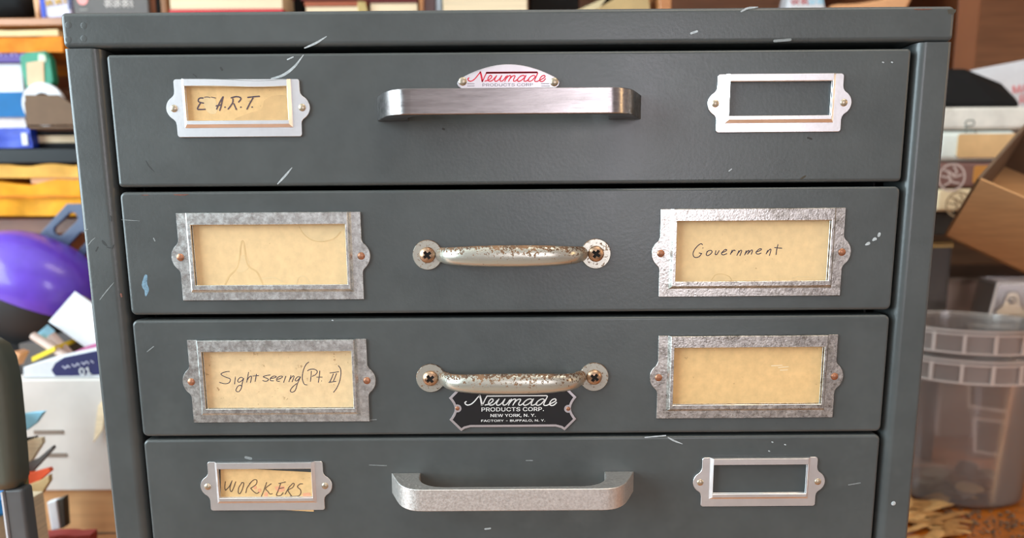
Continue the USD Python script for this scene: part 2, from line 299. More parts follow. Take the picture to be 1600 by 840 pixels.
def scuff(parent, pts, w, m=SCUFFW, y=YF, name='scuff'):
    L = [np.delete(at(a, b, y), 1) for a, b in pts]
    ln = smooth_line(L, 8); n = len(ln); g = []
    for i in range(n - 1):
        t = (i + 0.5) / n; ww = w * (0.35 + 0.65 * math.sin(math.pi * min(1, t + .08)))
        g.append(LineString(ln[i:i + 2]).buffer(ww / 2, quad_segs=2))
    M(name, front(prism(unary_union(g).simplify(w * .02), [(0, 0), (0.00004, 0)]), y), m, parent)
D1, D2, D3, D4, D5, D6 = drawers
scuff(D1, [(424, 123), (443, 117), (460, 104), (474, 86)], 0.0011); scuff(D1, [(434, 287), (446, 274), (456, 262)], 0.0009); scuff(D1, [(449, 93), (458, 89)], 0.0006)
scuff(C, [(476, 75), (494, 67), (510, 57)], 0.0009, y=0)
scuff(C, [(1080, 52), (1089, 49)], 0.001, y=0); scuff(C, [(1158, 18), (1168, 13), (1184, 11)], 0.0009, y=0); scuff(C, [(1210, 64), (1235, 62)], 0.0012, SCRPALE, y=0)
scuff(D2, [(228, 431), (226, 445), (229, 452), (228, 461)], 0.0026, SCUFFB, name='paint_chip')
for a in ([(1353, 382), (1357, 380), (1358, 380)], [(1364, 375), (1367, 373), (1369, 374)], [(1373, 368), (1374, 365)]): scuff(D2, a, 0.0014)
scuff(D4, [(1044, 683), (1053, 688), (1066, 693)], 0.0008); scuff(D3, [(1008, 686 - 3), (1040, 680)], 0.0007)
scuff(D4, [(822, 719), (832, 719)], 0.0005, SCRPALE); scuff(D4, [(1326, 757), (1344, 754)], 0.0006, SCRPALE); scuff(D3, [(560, 657), (588, 655)], 0.0004, SCRPALE); scuff(D1, [(1139, 267), (1143, 264)], 0.0005)
scuff(D4, [(758, 826), (766, 825)], 0.0009); scuff(D3, [(230, 549), (240, 541)], 0.0005, SCRPALE); scuff(D4, [(384, 714), (392, 716)], 0.0014, SCRPALE); scuff(D4, [(577, 726), (604, 727)], 0.0004, SCRPALE)
for a, b in ((1379, 97), (1393, 97), (1201, 704), (1226, 694), (519, 500), (1206, 690)): scuff(D1 if b < 200 else (D3 if b < 600 else D4), [(a, b), (a + 1.5, b + .5)], 0.0006)
# rust and bare metal along the upper arrises
def edge(parent, p0, p1, z, y, w, m, name, n=14, seed=1):
    r = np.random.default_rng(seed); x0, x1 = at(*p0, 0)[0], at(*p1, 0)[0]; t = np.linspace(0, 1, n)
    up = w * (0.5 + 0.5 * r.random(n)) * np.sin(np.pi * np.clip(t, .02, .98)) ** .3
    poly = Polygon([(x0 + (x1 - x0) * a, 0) for a in t] + [(x0 + (x1 - x0) * a, -b) for a, b in zip(t[::-1], up[::-1])])
    M(name, front(prism(shapely.geometry.polygon.orient(poly), [(0, 0), (0.00004, 0)]), y).apply_translation((0, 0, z)), m, parent)
SCRDARK = mat('dark_scratch', (0.028, 0.027, 0.025), .6)
for q, w_, m in (([(156, 468), (166, 455), (178, 441)], .0005, SCRPALE), ([(137, 384), (143, 376), (149, 371)], .0004, SCRPALE), ([(150, 392), (153, 386)], .0006, SCRDARK), ([(160, 376), (163, 380), (167, 384)], .0012, SCRDARK), ([(167, 386), (174, 387), (178, 382)], .0007, SCRDARK), ([(172, 338), (173, 344)], .0010, SCRDARK), ([(131, 361), (137, 358)], .0004, SCRPALE), ([(189, 459), (190, 463)], .0009, EDGEWEAR)): scuff(C, q, w_, m, y=0, name='scratch')
for q, w_, m in (([(190, 343), (203, 344), (218, 345)], .0003, SCRPALE), ([(240, 372), (242, 376)], .0006, SCRPALE)): scuff(D2, q, w_, m, name='scratch')
for q, w_, m in (([(228, 251), (233, 260), (241, 268)], .0005, SCRDARK), ([(345, 106), (347, 109)], .0010, SCRDARK), ([(302, 116), (307, 120)], .0005, SCRDARK), ([(1252, 279), (1258, 275)], .0009, mat('grime', (.05, .04, .025), .6)), ([(1262, 215), (1268, 217)], .0008, SCRDARK), ([(692, 201), (694, 202)], .0010, SCRDARK)): scuff(D1, q, w_, m, name='scratch')
edge(C, (1428, 14), (1456, 13), H - .0013, 0.0, 0.0006, EDGEWEAR, 'rust_spot'); edge(C, (1480, 22), (1493, 22), H - .0016, 0.0, 0.0028, mat('bare_corner', (0.05, 0.043, 0.03), .6), 'bare_corner', seed=3)
edge(D2, (272, 305), (295, 305), rows[1][0] - .0012, YF, 0.0008, EDGEWEAR, 'rust_spot', seed=4); edge(D2, (222, 305), (233, 305), rows[1][0] - .0013, YF, 0.0005, EDGEWEAR, 'rust_spot', seed=5)

# ---------------------------------------------------------------- label holders
def holder(parent, name, hw, hh, prot, earh, raised, win, h, mtl, rc, ear_r, center, rv, rivmat, rin, dip=0.0, lift=0.0003):
    """raised: (left, right, bottom) insets of the raised frame; win: (left, right, bottom, top) insets of the window."""
    cx, cz = center
    base = sbox(-hw, -hh, hw, hh)
    ears = [Point(s * (hw + prot - ear_r), 0).buffer(ear_r, quad_segs=10) for s in (-1, 1)]
    u = unary_union([base, *ears]); f = earh
    u = u.buffer(f, quad_segs=5).buffer(-f, quad_segs=5).buffer(-rc, quad_segs=4).buffer(rc, quad_segs=4).simplify(0.00003)
    hole = sbox(-hw + win[0], -hh + win[2], hw - win[1], hh - win[3])
    m1 = prism(Polygon(u.exterior, [hole.exterior.coords]), [(0, 0.0001), (0.0004, 0), (0.0006, 0.00015)])
    m1.apply_translation((0, 0, 0))
    l, r, b = raised; bev = 0.0014
    def rect(x0, z0, x1, z1, y, n=14):
        xs = np.linspace(x0, x1, n)
        return np.vstack([np.c_[xs, np.full(n, z0), np.full(n, y)], np.c_[np.full(n, x1), np.linspace(z0, z1, n), np.full(n, y)], np.c_[xs[::-1], np.full(n, z1), np.full(n, y)], np.c_[np.full(n, x0), np.linspace(z1, z0, n), np.full(n, y)]])
    t = hh + 0.0001
    R = [rect(-hw + l, -hh + b, hw - r, t, 0.0004), rect(-hw + l + .0001, -hh + b + .0001, hw - r - .0001, t, 0.0009), rect(-hw + l + bev * .75, -hh + b + bev * .75, hw - r - bev * .75, t - .00015, h - .0003), rect(-hw + l + bev, -hh + b + bev, hw - r - bev, t - .0004, h),
         rect(-hw + win[0] - .0002, -hh + win[2] - .0002, hw - win[1] + .0002, hh - win[3] + .0002, h), rect(-hw + win[0], -hh + win[2], hw - win[1], hh - win[3], h - .0002), rect(-hw + win[0], -hh + win[2], hw - win[1], hh - win[3], h - .0008)]
    n = len(R[0]); j = np.arange(n); j2 = (j + 1) % n; Fc = []
    for k in range(len(R) - 1):
        a, bb = k * n, (k + 1) * n; Fc += [np.c_[a + j, a + j2, bb + j2], np.c_[a + j, bb + j2, bb + j]]
    m2 = trimesh.Trimesh(np.vstack(R), np.vstack(Fc), process=False)
    m = cat_([m1, m2])
    if dip:
        v = m.vertices.copy(); g = np.exp(-((v[:, 0] - 0.010) / 0.014) ** 2) * np.clip((v[:, 1] - (hh - win[3] - .001)) / .002, 0, 1); v[:, 1] -= dip * g; m.vertices = v
    m = front(m, YF - lift); m.apply_translation((cx, 0, cz)); M(name, m, mtl, parent, smooth=32)
    for s in (-1, 1):
        d = front(dome(rv, rv * .55, 16), YF - lift - .0005); d.apply_translation((cx + s * (hw + prot - rin), 0, cz)); M('rivet', d, rivmat, parent, smooth=60)
def pc(px, py, y=YF): p = at(px, py, y); return p[0], p[2]
def small(parent, c, dip=0, m=ALU): holder(parent, 'label_holder', 0.0271, 0.0121, 0.0040, 0.0030, (0.0036, 0.0036, 0.0038), (0.0052, 0.0052, 0.0068, 0.0032), 0.0021, m, 0.0012, 0.0052, c, 0.0016, RIVET, 0.0034, dip)
def large(parent, c, m=PLATED): holder(parent, 'label_holder', 0.0409, 0.0195, 0.0036, 0.0030, (0.0042, 0.0042, 0.0036), (0.0070, 0.0067, 0.0070, 0.0054), 0.0027, m, 0.0003, 0.0070, c, 0.0017, COPPER, 0.0041)
HOLD = {'1L': pc(373, 169), '1R': pc(1217, 161.5), '2L': pc(424, 400.5), '2R': pc(1173, 394.5), '3L': pc(437, 594.5), '3R': pc(1165.5, 588), '4L': pc(417, 758), '4R': pc(1185, 751.5)}
small(D1, HOLD['1L'], 0.0010); small(D1, HOLD['1R']); large(D2, HOLD['2L']); large(D2, HOLD['2R'], BLACKPLATED); large(D3, HOLD['3L']); large(D3, HOLD['3R'], BLACKPLATED); small(D4, HOLD['4L']); small(D4, HOLD['4R'])

# ---------------------------------------------------------------- handles
def bar_handle(parent, c, mtl):
    half = [(0.0571, 0), (0.0535, 0.0095), (0.0512, 0.0148), (0.0488, 0.0181), (0.0460, 0.0205), (0.0428, 0.0217), (0.0395, 0.0220)]
    inner = [(0.0310, 0.0186), (0.0350, 0.0178), (0.0385, 0.0158), (0.0412, 0.0125), (0.0428, 0.0085), (0.0433, 0.0050), (0.0433, 0)]
    sm = lambda q: smooth_line(q, 5)
    h2 = np.vstack([half[:1], sm(half[1:])]); i2 = sm(inner)
    ring = np.vstack([h2, h2[::-1] * (-1, 1), i2[::-1] * (-1, 1), i2])
    poly = shapely.geometry.polygon.orient(Polygon(ring))
    m = prism(poly, [(-0.00505, 0.00025), (-0.0048, 0), (0.0048, 0), (0.00505, 0.00025)])      # plan (x, depth), extruded upward
    m.apply_transform(np.array([[1, 0, 0, c[0]], [0, -1, 0, YF - .0001], [0, 0, 1, c[1]], [0, 0, 0, 1.0]])); m.invert(); m.fix_normals()
    return M('handle', m, mtl, parent, smooth=22)
p = at(795.5, 169, YF); bar_handle(D1, (p[0], p[2]), BRUSHED)
p = at(801, 753, YF); bar_handle(D4, (p[0], p[2]), WORNALU)

def pull_handle(parent, c, spread, tilt=0.0):
    cx, cz = c; hs = spread / 2
    xs = .945 * np.array([-.0335, -.0328, -.0315, -.0295, -.0265, -.0225, -.017, -.009, 0, .009, .017, .0225, .0265, .0295, .0315, .0328, .0335])
    dd = np.array([.0006, .0022, .0052, .0085, .0108, .0122, .0131, .0136, .0137, .0136, .0131, .0122, .0108, .0085, .0052, .0022, .0006])
    ra = np.array([.0030, .0033, .0035, .0037, .0039, .0041, .0044, .0046, .0047, .0046, .0044, .0041, .0039, .0037, .0035, .0033, .0030])
    t = np.linspace(0, len(xs) - 1, 60); ip = lambda a: smooth_line(np.c_[np.arange(len(a)), a], 4)[:, 1]
    P = np.c_[ip(xs), np.zeros(len(ip(xs))), ip(dd)]
    body = sweep(P, ip(ra), np.full(len(P), .0026), (0, 1, 0), 18)
    plates = []
    for s in (-1, 1):
        neck = Polygon([(s * hs, .0040), (s * (hs - .0085), .0024), (s * (hs - .0085), -.0024), (s * hs, -.0040)])
        g = Point(s * hs, 0).buffer(.0067, quad_segs=10).union(neck.buffer(0)).buffer(.001, quad_segs=3).buffer(-.001, quad_segs=3)
        plates.append(prism(g, [(0, 0), (.0007, 0), (.0010, .00025)]))
    m = front(cat_([body, *plates]), YF); m.apply_translation((cx, 0, cz)); h = M('handle', m, RUSTED, parent, smooth=45)
    for k, s in enumerate((-1, 1)):
        head = unman(man(dome(.0036, .0022, 24)) - manifold3d.Manifold.cube((.0040, .0014, .004), True).rotate((0, 0, 38 + 17 * k)).translate((0, 0, .0026)) - manifold3d.Manifold.cube((.0014, .0040, .004), True).rotate((0, 0, 38 + 17 * k)).translate((0, 0, .0026)))
        head = front(head, YF - .0009); head.apply_translation((cx + s * hs, 0, cz)); sc = M('screw', head, SCREW, parent, smooth=30)
        cr = prism(sbox(-.0019, -.00062, .0019, .00062).union(sbox(-.00062, -.0019, .00062, .0019)), [(0, 0), (.0003, 0)]); cr.apply_transform(trimesh.transformations.rotation_matrix(math.radians(38 + 17 * k), (0, 0, 1))); cr = front(cr, YF - .0009 - .00062); cr.apply_translation((cx + s * hs, 0, cz)); M('recess_shade_grime', cr, DARK, parent)  # dark cross laid in the slot for its shade and grime
p = at(799.5, 397, YF); pull_handle(D2, (p[0], p[2]), 0.0752)
p = at(800.5, 589, YF); pull_handle(D3, (p[0], p[2]), 0.0752)
# the two lowest drawers, under the picture's edge, carry the same bar pull
for d, (zt, zb) in ((D5, rows[4]), (D6, rows[5])): bar_handle(d, (0, (zt + zb) / 2), WORNALU)

# ---------------------------------------------------------------- maker's plates
SCRIPT = [[(85, 150), (65, 165), (75, 190), (110, 205), (160, 190), (210, 150), (260, 90), (295, 55)], [(330, 207), (350, 180), (378, 120), (410, 64)], [(410, 64), (700, 62), (1335, 57)],
          [(1335, 57), (1352, 68), (1338, 100), (1305, 165), (1295, 195), (1312, 210), (1350, 207), (1390, 185)],
          [(380, 204), (440, 188), (495, 150), (505, 120), (480, 108), (448, 135), (432, 175), (450, 203), (490, 203), (530, 180), (575, 130)],
          [(595, 112), (560, 175), (565, 203), (600, 203), (645, 170), (690, 112)], [(690, 112), (660, 175), (665, 203), (700, 200), (735, 170), (765, 125)],
          [(790, 112), (745, 205)], [(755, 182), (800, 130), (845, 110), (855, 130), (815, 205)], [(828, 178), (880, 125), (920, 112), (935, 125), (905, 180), (912, 205), (945, 200), (990, 165)],
          [(1120, 125), (1090, 108), (1040, 120), (990, 160), (980, 195), (1005, 208), (1060, 185), (1115, 135), (1135, 110)], [(1135, 110), (1105, 170), (1102, 203), (1140, 203), (1190, 175)],
          [(1310, 125), (1280, 108), (1230, 125), (1185, 165), (1175, 195), (1205, 208), (1250, 190), (1300, 140)],
          [(1385, 190), (1440, 165), (1485, 135), (1475, 108), (1430, 120), (1395, 160), (1390, 195), (1420, 212), (1460, 200), (1495, 165)]]
STEM = [[(295, 55), (312, 110), (330, 205)]]
def ink(parent, name, strokes, org, scale, w, y, m, warp=None, label=None):
    L = []
    for s in strokes:
        s = np.asarray(s, float)
        if warp is not None: s = np.c_[warp[0] * s[:, 0] + warp[1], warp[2] * s[:, 1] + warp[3]]
        L.append([np.delete(at(org[0] + a / scale, org[1] + b / scale, y), 1) for a, b in s])
    M(name, front(ribbon(L, w), y), m, parent, label=label, kind=None)
def plane2(pts, org, scale, y): return [np.delete(at(org[0] + a / scale, org[1] + b / scale, y), 1) for a, b in pts]
# silver plate over the top handle
yp = YF - .0002
a, b, c3 = plane2([(250, 345), (835, 148), (1412, 352)], (680, 80), 7.27, yp)
xc = (a[0] + c3[0]) / 2; half = (c3[0] - a[0]) / 2; zt = b[1]; ze = (a[1] + c3[1]) / 2
arc = [(xc + half * .93 * t, ze + .0016 + (zt - ze - .0016) * (1 - abs(t) ** 1.9)) for t in np.linspace(1, -1, 33)]
endz = ze - .0006
pl = Polygon(arc + [(xc - half + .0002, ze + .0002), (xc - half, endz), (xc - half + .0004, endz - .0012), (xc - half + .0018, endz - .0022), (xc, endz - .0034), (xc + half - .0018, endz - .0022), (xc + half - .0004, endz - .0012), (xc + half, endz), (xc + half - .0002, ze + .0002)]).buffer(.0004).buffer(-.0004)
N1 = M('maker_plate', front(prism(shapely.geometry.polygon.orient(pl.simplify(.00002)), fillet(.0006, .0003, 2)), yp), PLATEALU, D1, smooth=30)
yt = yp - .0006
wr = (1385 / 1430, 70 - 65 * 1385 / 1430, 165 / 155, 55 - 55 * 165 / 155)
ink(D1, 'red_script', SCRIPT, (725, 108), 11.43, .00045, yt, REDPRINT, wr); ink(D1, 'red_script', STEM + [[(410, 64), (700, 62), (1335, 57)]], (725, 108), 11.43, .00075, yt, REDPRINT, wr)
p0, p1 = at(725 + 330 / 11.43, 108 + 308 / 11.43, yt), at(725 + 1230 / 11.43, 108 + 250 / 11.43, yt)
t = text('PRODUCTS CORP', (p0[0] + p1[0]) / 2, p0[2], p1[2] - p0[2], p1[0] - p0[0]); M('plate_lettering', front(t, yt), GREYPRINT, D1)
for q in ([(60, 262), (185, 262)], [(60, 300), (185, 298)], [(1380, 260), (1520, 260)], [(1380, 300), (1530, 300)]): ink(D1, 'plate_rule', [q], (725, 108), 11.43, .00022, yt, GREYPRINT)
for q in ((312, 342), (1353, 350)):
    v = plane2([q], (680, 80), 7.27, yt)[0]; d = front(dome(.0018, .0009, 16), yt); d.apply_translation((v[0], 0, v[1])); M('rivet', d, RIVET, D1, smooth=60)
# black plate on the third drawer
o = plane2([(148, 428), (268, 546), (335, 508), (1275, 508), (1345, 551), (1470, 430)], (680, 590), 6.667, yp)
c0 = plane2([(200, 316)], (680, 590), 6.667, yp)[0]; c1 = plane2([(1410, 316)], (680, 590), 6.667, yp)[0]
xc = (o[0][0] + o[5][0]) / 2; zc = (c0[1] + c1[1]) / 2
dx, dz = (o[5][0] - o[0][0]) / 2, zc - (o[0][1] + o[5][1]) / 2
bxx, bz = (o[4][0] - o[1][0]) / 2, zc - (o[1][1] + o[4][1]) / 2
ix, iz = (o[3][0] - o[2][0]) / 2, zc - (o[2][1] + o[3][1]) / 2
wx = (c1[0] - c0[0]) / 2
quarter = [(wx, 0)] + [(wx + (dx - wx) * (t ** 1.8), dz * t) for t in (.25, .5, .75, 1)] + [(bxx, bz), ((bxx + ix) / 2 - .0002, (bz * .35 + iz * .65)), (ix - .0012, iz), (0, iz)]
q = np.array(quarter)
ring = np.vstack([q, (q * (-1, 1))[::-1][1:], (q * (-1, -1))[1:], (q * (1, -1))[::-1][1:-1]])
ring = ring[np.r_[True, np.linalg.norm(np.diff(ring, axis=0), axis=1) > 1e-6]]
pp = shapely.geometry.polygon.orient(Polygon(ring + (xc, zc)))
M('maker_plate', front(prism(pp, fillet(.0006, .0002, 2)), yp), PLATEALU, D3, smooth=30)
hubs = [Point(*plane2([v], (680, 590), 6.667, yp)[0]) for v in ((232, 314), (1385, 318))]
fieldp = pp.buffer(-.00115, join_style=2).difference(unary_union([h.buffer(.0019, quad_segs=6) for h in hubs]))
fieldp = max(getattr(fieldp, 'geoms', [fieldp]), key=lambda g: g.area)
M('black_field', front(prism(fieldp.simplify(.00002), [(0, 0), (.00006, 0)]), yt), BLACKPRINT, D3)
y2 = yt - .00006
ink(D3, 'silver_script', SCRIPT, (720, 612), 10, .00055, y2, SILVERPRINT); ink(D3, 'silver_script', STEM, (720, 612), 10, .00085, y2, SILVERPRINT)
for s, x0, x1, zb_, zt_ in (('PRODUCTS CORP.', 322, 1300, 303, 240), ('NEW YORK, N. Y.', 462, 1172, 390, 343), ('FACTORY - BUFFALO, N. Y.', 318, 1318, 466, 430)):
    p0, p1 = at(720 + x0 / 10, 612 + zb_ / 10, y2), at(720 + x1 / 10, 612 + zt_ / 10, y2)
    M('plate_lettering', front(text(s, (p0[0] + p1[0]) / 2, p0[2], p1[2] - p0[2] + .0001, p1[0] - p0[0], True), y2), SILVERPRINT, D3)
for h in hubs:
    d = front(dome(.0010, .0005, 14), yt); d.apply_translation((h.x, 0, h.y)); M('rivet', d, COPPER, D3, smooth=60)

# ---------------------------------------------------------------- cards in the holders
def card(name, label, c, w, h, mtl, rot=0.0, off=(0, 0), group=None):
    m = prism(sbox(-w / 2, -h / 2, w / 2, h / 2), [(0, 0), (.00022, 0)]); m.apply_transform(trimesh.transformations.rotation_matrix(rot, (0, 0, 1)))
    m = front(m, YF - .00004); m.apply_translation((c[0] + off[0], 0, c[1] + off[1]))
    x = X(name, label, 'card', (c[0] + off[0], YF, c[1] + off[1] - h / 2), group); M('paper', m, mtl, x); return x
YC = YF - .00027
def blot(parent, pts, org, scale, m, name='stain'):
    g = Polygon(smooth_line(plane2(pts + pts[:1], org, scale, YC), 6)).buffer(0); g = max(getattr(g, 'geoms', [g]), key=lambda q: q.area)
    M(name, front(prism(shapely.geometry.polygon.orient(g), [(0, 0), (.00003, 0)]), YC), m, parent)
def line(parent, pts, org, scale, w, m, name='stain_line'):
    M(name, front(ribbon([plane2(pts, org, scale, YC)], w, .00004), YC), m, parent)
k = card('index_card', 'kraft card lettered E.A.R.T. in faded marker, in the top drawer holder', HOLD['1L'], .0455, .0190, CARD, off=(0, .0014))
E_ = [[(250, 190), (190, 190), (150, 215), (145, 265), (190, 290), (260, 305)], [(195, 300), (150, 370), (125, 440), (180, 450), (300, 445)]]
A_ = [[(560, 440), (640, 270), (705, 165), (690, 230), (660, 380), (630, 470)], [(550, 370), (600, 360), (660, 345)], [(745, 400), (755, 396)],
      [(930, 210), (925, 290), (870, 380), (820, 440)], [(890, 185), (1000, 158), (1090, 175), (1110, 215), (1060, 280)], [(950, 320), (985, 400), (1010, 445)], [(1105, 400), (1115, 396)],
      [(1270, 175), (1400, 160), (1530, 150)], [(1385, 190), (1320, 300), (1250, 440)], [(1362, 398), (1370, 394)]]
blot(k, [(300, 470), (380, 420), (430, 360), (440, 270), (560, 230), (760, 240), (1000, 300), (1000, 530), (300, 530)][:0] or [(1040, 300), (1120, 255), (1230, 245), (1262, 262), (1262, 380), (1262, 498), (760, 498), (880, 430), (1010, 385)], (250, 110), 6.4, mat('brown_wash', (0.66, 0.42, 0.19), .75, var=.1, vscale=150))
blot(k, [(150, 215), (300, 175), (420, 180), (520, 210), (560, 320), (580, 440), (540, 540), (420, 545), (330, 480), (270, 350)], (300, 140), 14.55, STAINPALE, 'erasure')
ink(k, 'lettering', E_ + A_, (300, 140), 14.55, .00055, YC - .00004, PURPLEINK); ink(k, 'lettering', [[(280, 175), (340, 165), (410, 180)], [(440, 170), (540, 190)]], (300, 140), 14.55, .0003, YC - .00004, PURPLEINK)
k = card('index_card', 'blank pale card with brown water stains, at the left of the second drawer', HOLD['2L'], .0712, .0300, CARDPALE, off=(0, .0015))
blot(k, [(1000, 222), (1235, 222), (1225, 250), (1190, 285), (1130, 303), (1070, 295), (1025, 262)], (180, 290), 3.478, STAINPALE)
line(k, [(1000, 222), (1025, 262), (1070, 295), (1130, 303), (1190, 285), (1225, 250)], (180, 290), 3.478, .0005, STAIN)
line(k, [(598, 535), (620, 490), (660, 450), (675, 400), (682, 330), (690, 300), (700, 320), (712, 400), (728, 440), (770, 470), (800, 530)], (180, 290), 3.478, .0007, STAIN)
blot(k, [(680, 380), (712, 380), (728, 440), (690, 470), (655, 452)], (180, 290), 3.478, STAINPALE)
line(k, [(985, 530), (995, 500), (1020, 490), (1045, 505), (1055, 530)], (180, 290), 3.478, .0005, STAINPALE); line(k, [(800, 505), (860, 498), (910, 520)], (180, 290), 3.478, .0006, STAINPALE)
k = card('index_card', 'cream card with Government written in thin ink, on the second drawer', HOLD['2R'], .0712, .0300, CARDPALE, off=(0, .0015))
ink(k, 'lettering', [[(215, 100), (190, 85), (140, 120), (90, 180), (68, 240), (80, 285), (115, 300), (165, 285), (200, 240)], [(165, 230), (205, 238)], [(220, 152), (224, 150)],
    [(290, 205), (275, 250), (290, 270), (330, 255), (365, 215), (350, 190), (310, 195), (290, 215)], [(425, 195), (415, 250), (440, 250), (475, 195)], [(520, 225), (570, 205), (595, 182), (570, 175), (530, 210), (512, 240), (540, 260), (595, 240)],
    [(680, 185), (652, 250)], [(665, 230), (705, 185), (725, 195)], [(785, 195), (755, 265)], [(765, 240), (810, 190), (828, 200), (800, 270)], [(900, 195), (875, 260)], [(885, 240), (925, 195), (945, 195), (920, 250)], [(930, 235), (980, 185), (997, 195), (978, 250)],
    [(1050, 215), (1110, 195), (1138, 170), (1110, 165), (1065, 200), (1055, 235), (1090, 248), (1130, 230)], [(1235, 190), (1210, 245)], [(1222, 225), (1265, 175), (1285, 180), (1262, 268)], [(1395, 100), (1375, 180), (1365, 255)], [(1345, 145), (1390, 150), (1455, 155)]], (1076, 372), 10, .00034, YC, INK)
line(k, [(425, 560), (450, 530), (490, 525), (530, 540), (545, 560)], (1000, 290), 3.81, .0004, STAIN); line(k, [(905, 550), (950, 540), (1040, 545)], (1000, 290), 3.81, .0004, STAINPALE)
k = card('index_card', 'speckled card with Sight seeing (Pt. II) written in ink, on the third drawer', HOLD['3L'], .0712, .0300, CARDSPECK, off=(0, .0015))
ink(k, 'lettering', [[(335, 300), (270, 305), (190, 325), (140, 360), (180, 400), (270, 440), (340, 465), (360, 495), (340, 550), (290, 580), (200, 582), (105, 555)], [(475, 450), (465, 520), (458, 590)], [(472, 432), (476, 430)],
    [(665, 465), (610, 435), (555, 470), (530, 525), (560, 550), (620, 520), (672, 465)], [(672, 465), (640, 560), (615, 690), (560, 770), (510, 770), (490, 730), (530, 650), (590, 620), (620, 640)], [(785, 320), (765, 430), (742, 550)], [(755, 500), (800, 430), (850, 410), (848, 470), (830, 560)],
    [(968, 365), (955, 450), (940, 530)], [(885, 405), (960, 400), (1020, 395)], [(1290, 382), (1200, 395), (1130, 425), (1200, 455), (1250, 480), (1230, 515), (1180, 530), (1115, 512)], [(1310, 460), (1380, 450), (1435, 425), (1390, 405), (1325, 430), (1290, 480), (1310, 515), (1370, 520)]], (336, 560), 15, .00032, YC, INK)
ink(k, 'lettering', [[(50, 455), (120, 430), (160, 395), (120, 380), (60, 410), (28, 455), (45, 490), (90, 495)], [(230, 385), (205, 460), (185, 520)], [(345, 370), (300, 505)], [(315, 460), (385, 380), (412, 395), (370, 505)],
    [(545, 405), (500, 395), (450, 440), (440, 480), (480, 485), (540, 420), (555, 400)], [(555, 400), (490, 540), (440, 690), (370, 735), (330, 700), (380, 620), (470, 545)], [(735, 75), (680, 120), (625, 230), (595, 370), (600, 470), (640, 560), (700, 575)],
    [(790, 275), (785, 380), (772, 500)], [(710, 265), (760, 235), (850, 230), (915, 265), (915, 310), (870, 360), (810, 385)], [(978, 270), (965, 390), (945, 520)], [(910, 405), (1030, 405)], [(1015, 490), (1018, 488)], [(1200, 312), (1390, 287)], [(1275, 330), (1235, 430), (1190, 520)], [(1345, 325), (1310, 410), (1275, 495)], [(1175, 520), (1330, 495)],
    [(1385, 155), (1430, 220), (1440, 340), (1410, 500), (1350, 640), (1280, 735)]], (430, 560), 14.035, .00032, YC, INK)
k = card('index_card', 'plain orange-tan card without writing, at the right of the third drawer', HOLD['3R'], .0712, .0300, CARD, off=(0, .0015))
for q in ([(820, 295), (880, 292)], [(860, 305), (915, 300)], [(870, 320), (910, 318)]): line(k, q, (980, 490), 3.636, .0004, mat('pale_scrape', (.85, .68, .45), .7) if 'ps' not in used else stage.GetPrimAtPath('/World/Looks/pale_scrape') and UsdShade.Material.Get(stage, '/World/Looks/pale_scrape'), 'scrape'); used['ps'] = 1
k = card('index_card', 'crooked tan card lettered WORKERS in the small holder of the lowest drawer shown', HOLD['4L'], .0440, .0196, CARD, rot=-0.062, off=(.0002, -.0020))
for q in ([(950, 320), (1100, 310), (1110, 390), (1000, 400)], [(780, 420), (830, 410), (830, 480), (780, 485)], [(1420, 430), (1540, 420), (1540, 485), (1430, 485)], [(670, 360), (720, 350), (720, 410), (680, 410)], [(600, 320), (640, 310), (650, 350), (610, 360)]): blot(k, q, (340, 730), 10.667, REDSTAIN, 'red_blot')
ink(k, 'lettering', [[(130, 235), (120, 320), (130, 380)], [(130, 380), (190, 320), (240, 220)], [(240, 220), (205, 340), (225, 400), (260, 350), (300, 235)], [(405, 250), (350, 340), (345, 420), (375, 430), (415, 350), (435, 260), (400, 250)], [(545, 260), (490, 340), (470, 420)], [(530, 270), (600, 205), (650, 210), (640, 280), (550, 345)], [(550, 345), (600, 400), (650, 430), (690, 410)],
    [(815, 250), (770, 380), (728, 480)], [(890, 270), (800, 345), (840, 400), (870, 440), (910, 435)], [(1020, 265), (1130, 240)], [(1050, 265), (1010, 380), (980, 460), (1050, 465), (1090, 420)], [(1020, 350), (1100, 335)], [(1200, 310), (1125, 440)], [(1180, 340), (1250, 265), (1275, 275), (1250, 330), (1175, 375), (1200, 430), (1230, 470)],
    [(1415, 270), (1370, 275), (1330, 320), (1380, 370), (1385, 430), (1340, 475), (1210, 480)]], (340, 730), 10.667, .00036, YC - .00004, PENCIL)
#BACKGROUND
# ================================================================== desk, bookcase and what lies about
FLOORZ = -9.0
def poly_px(pts, Y): return shapely.geometry.polygon.orient(Polygon([(at(a, b, Y)[0], at(a, b, Y)[2]) for a, b in pts]).buffer(0).intersection(sbox(-5, FLOORZ, 5, 5)))
def slab_px(pts, Y, depth, r=.001, sm=0):
    """A solid whose front outline, at distance Y, is the polygon; it goes depth back."""
    g = poly_px(smooth_line(list(pts) + [pts[0]], sm)[:-1] if sm else pts, Y)
    return front(prism(g, fillet(depth, r, 3)), Y + depth)
def rect_px(b, Y):
    ym = (max(b[1], 0) + min(b[3], 840)) / 2; return at(b[0], ym, Y)[0], at(b[2], ym, Y)[0], max(at(800, b[3], Y)[2], FLOORZ), at(800, b[1], Y)[2]
def box_px(b, Y, depth, r=.0015, z0=None):
    x0, x1, za, zb = rect_px(b, Y); return bx(x0, Y, za if z0 is None else z0, x1, Y + depth, zb, r)
def panel_px(b, Y, t=.0006): return box_px(b, Y - t, t, 0)           # print or strip lying on a face at distance Y
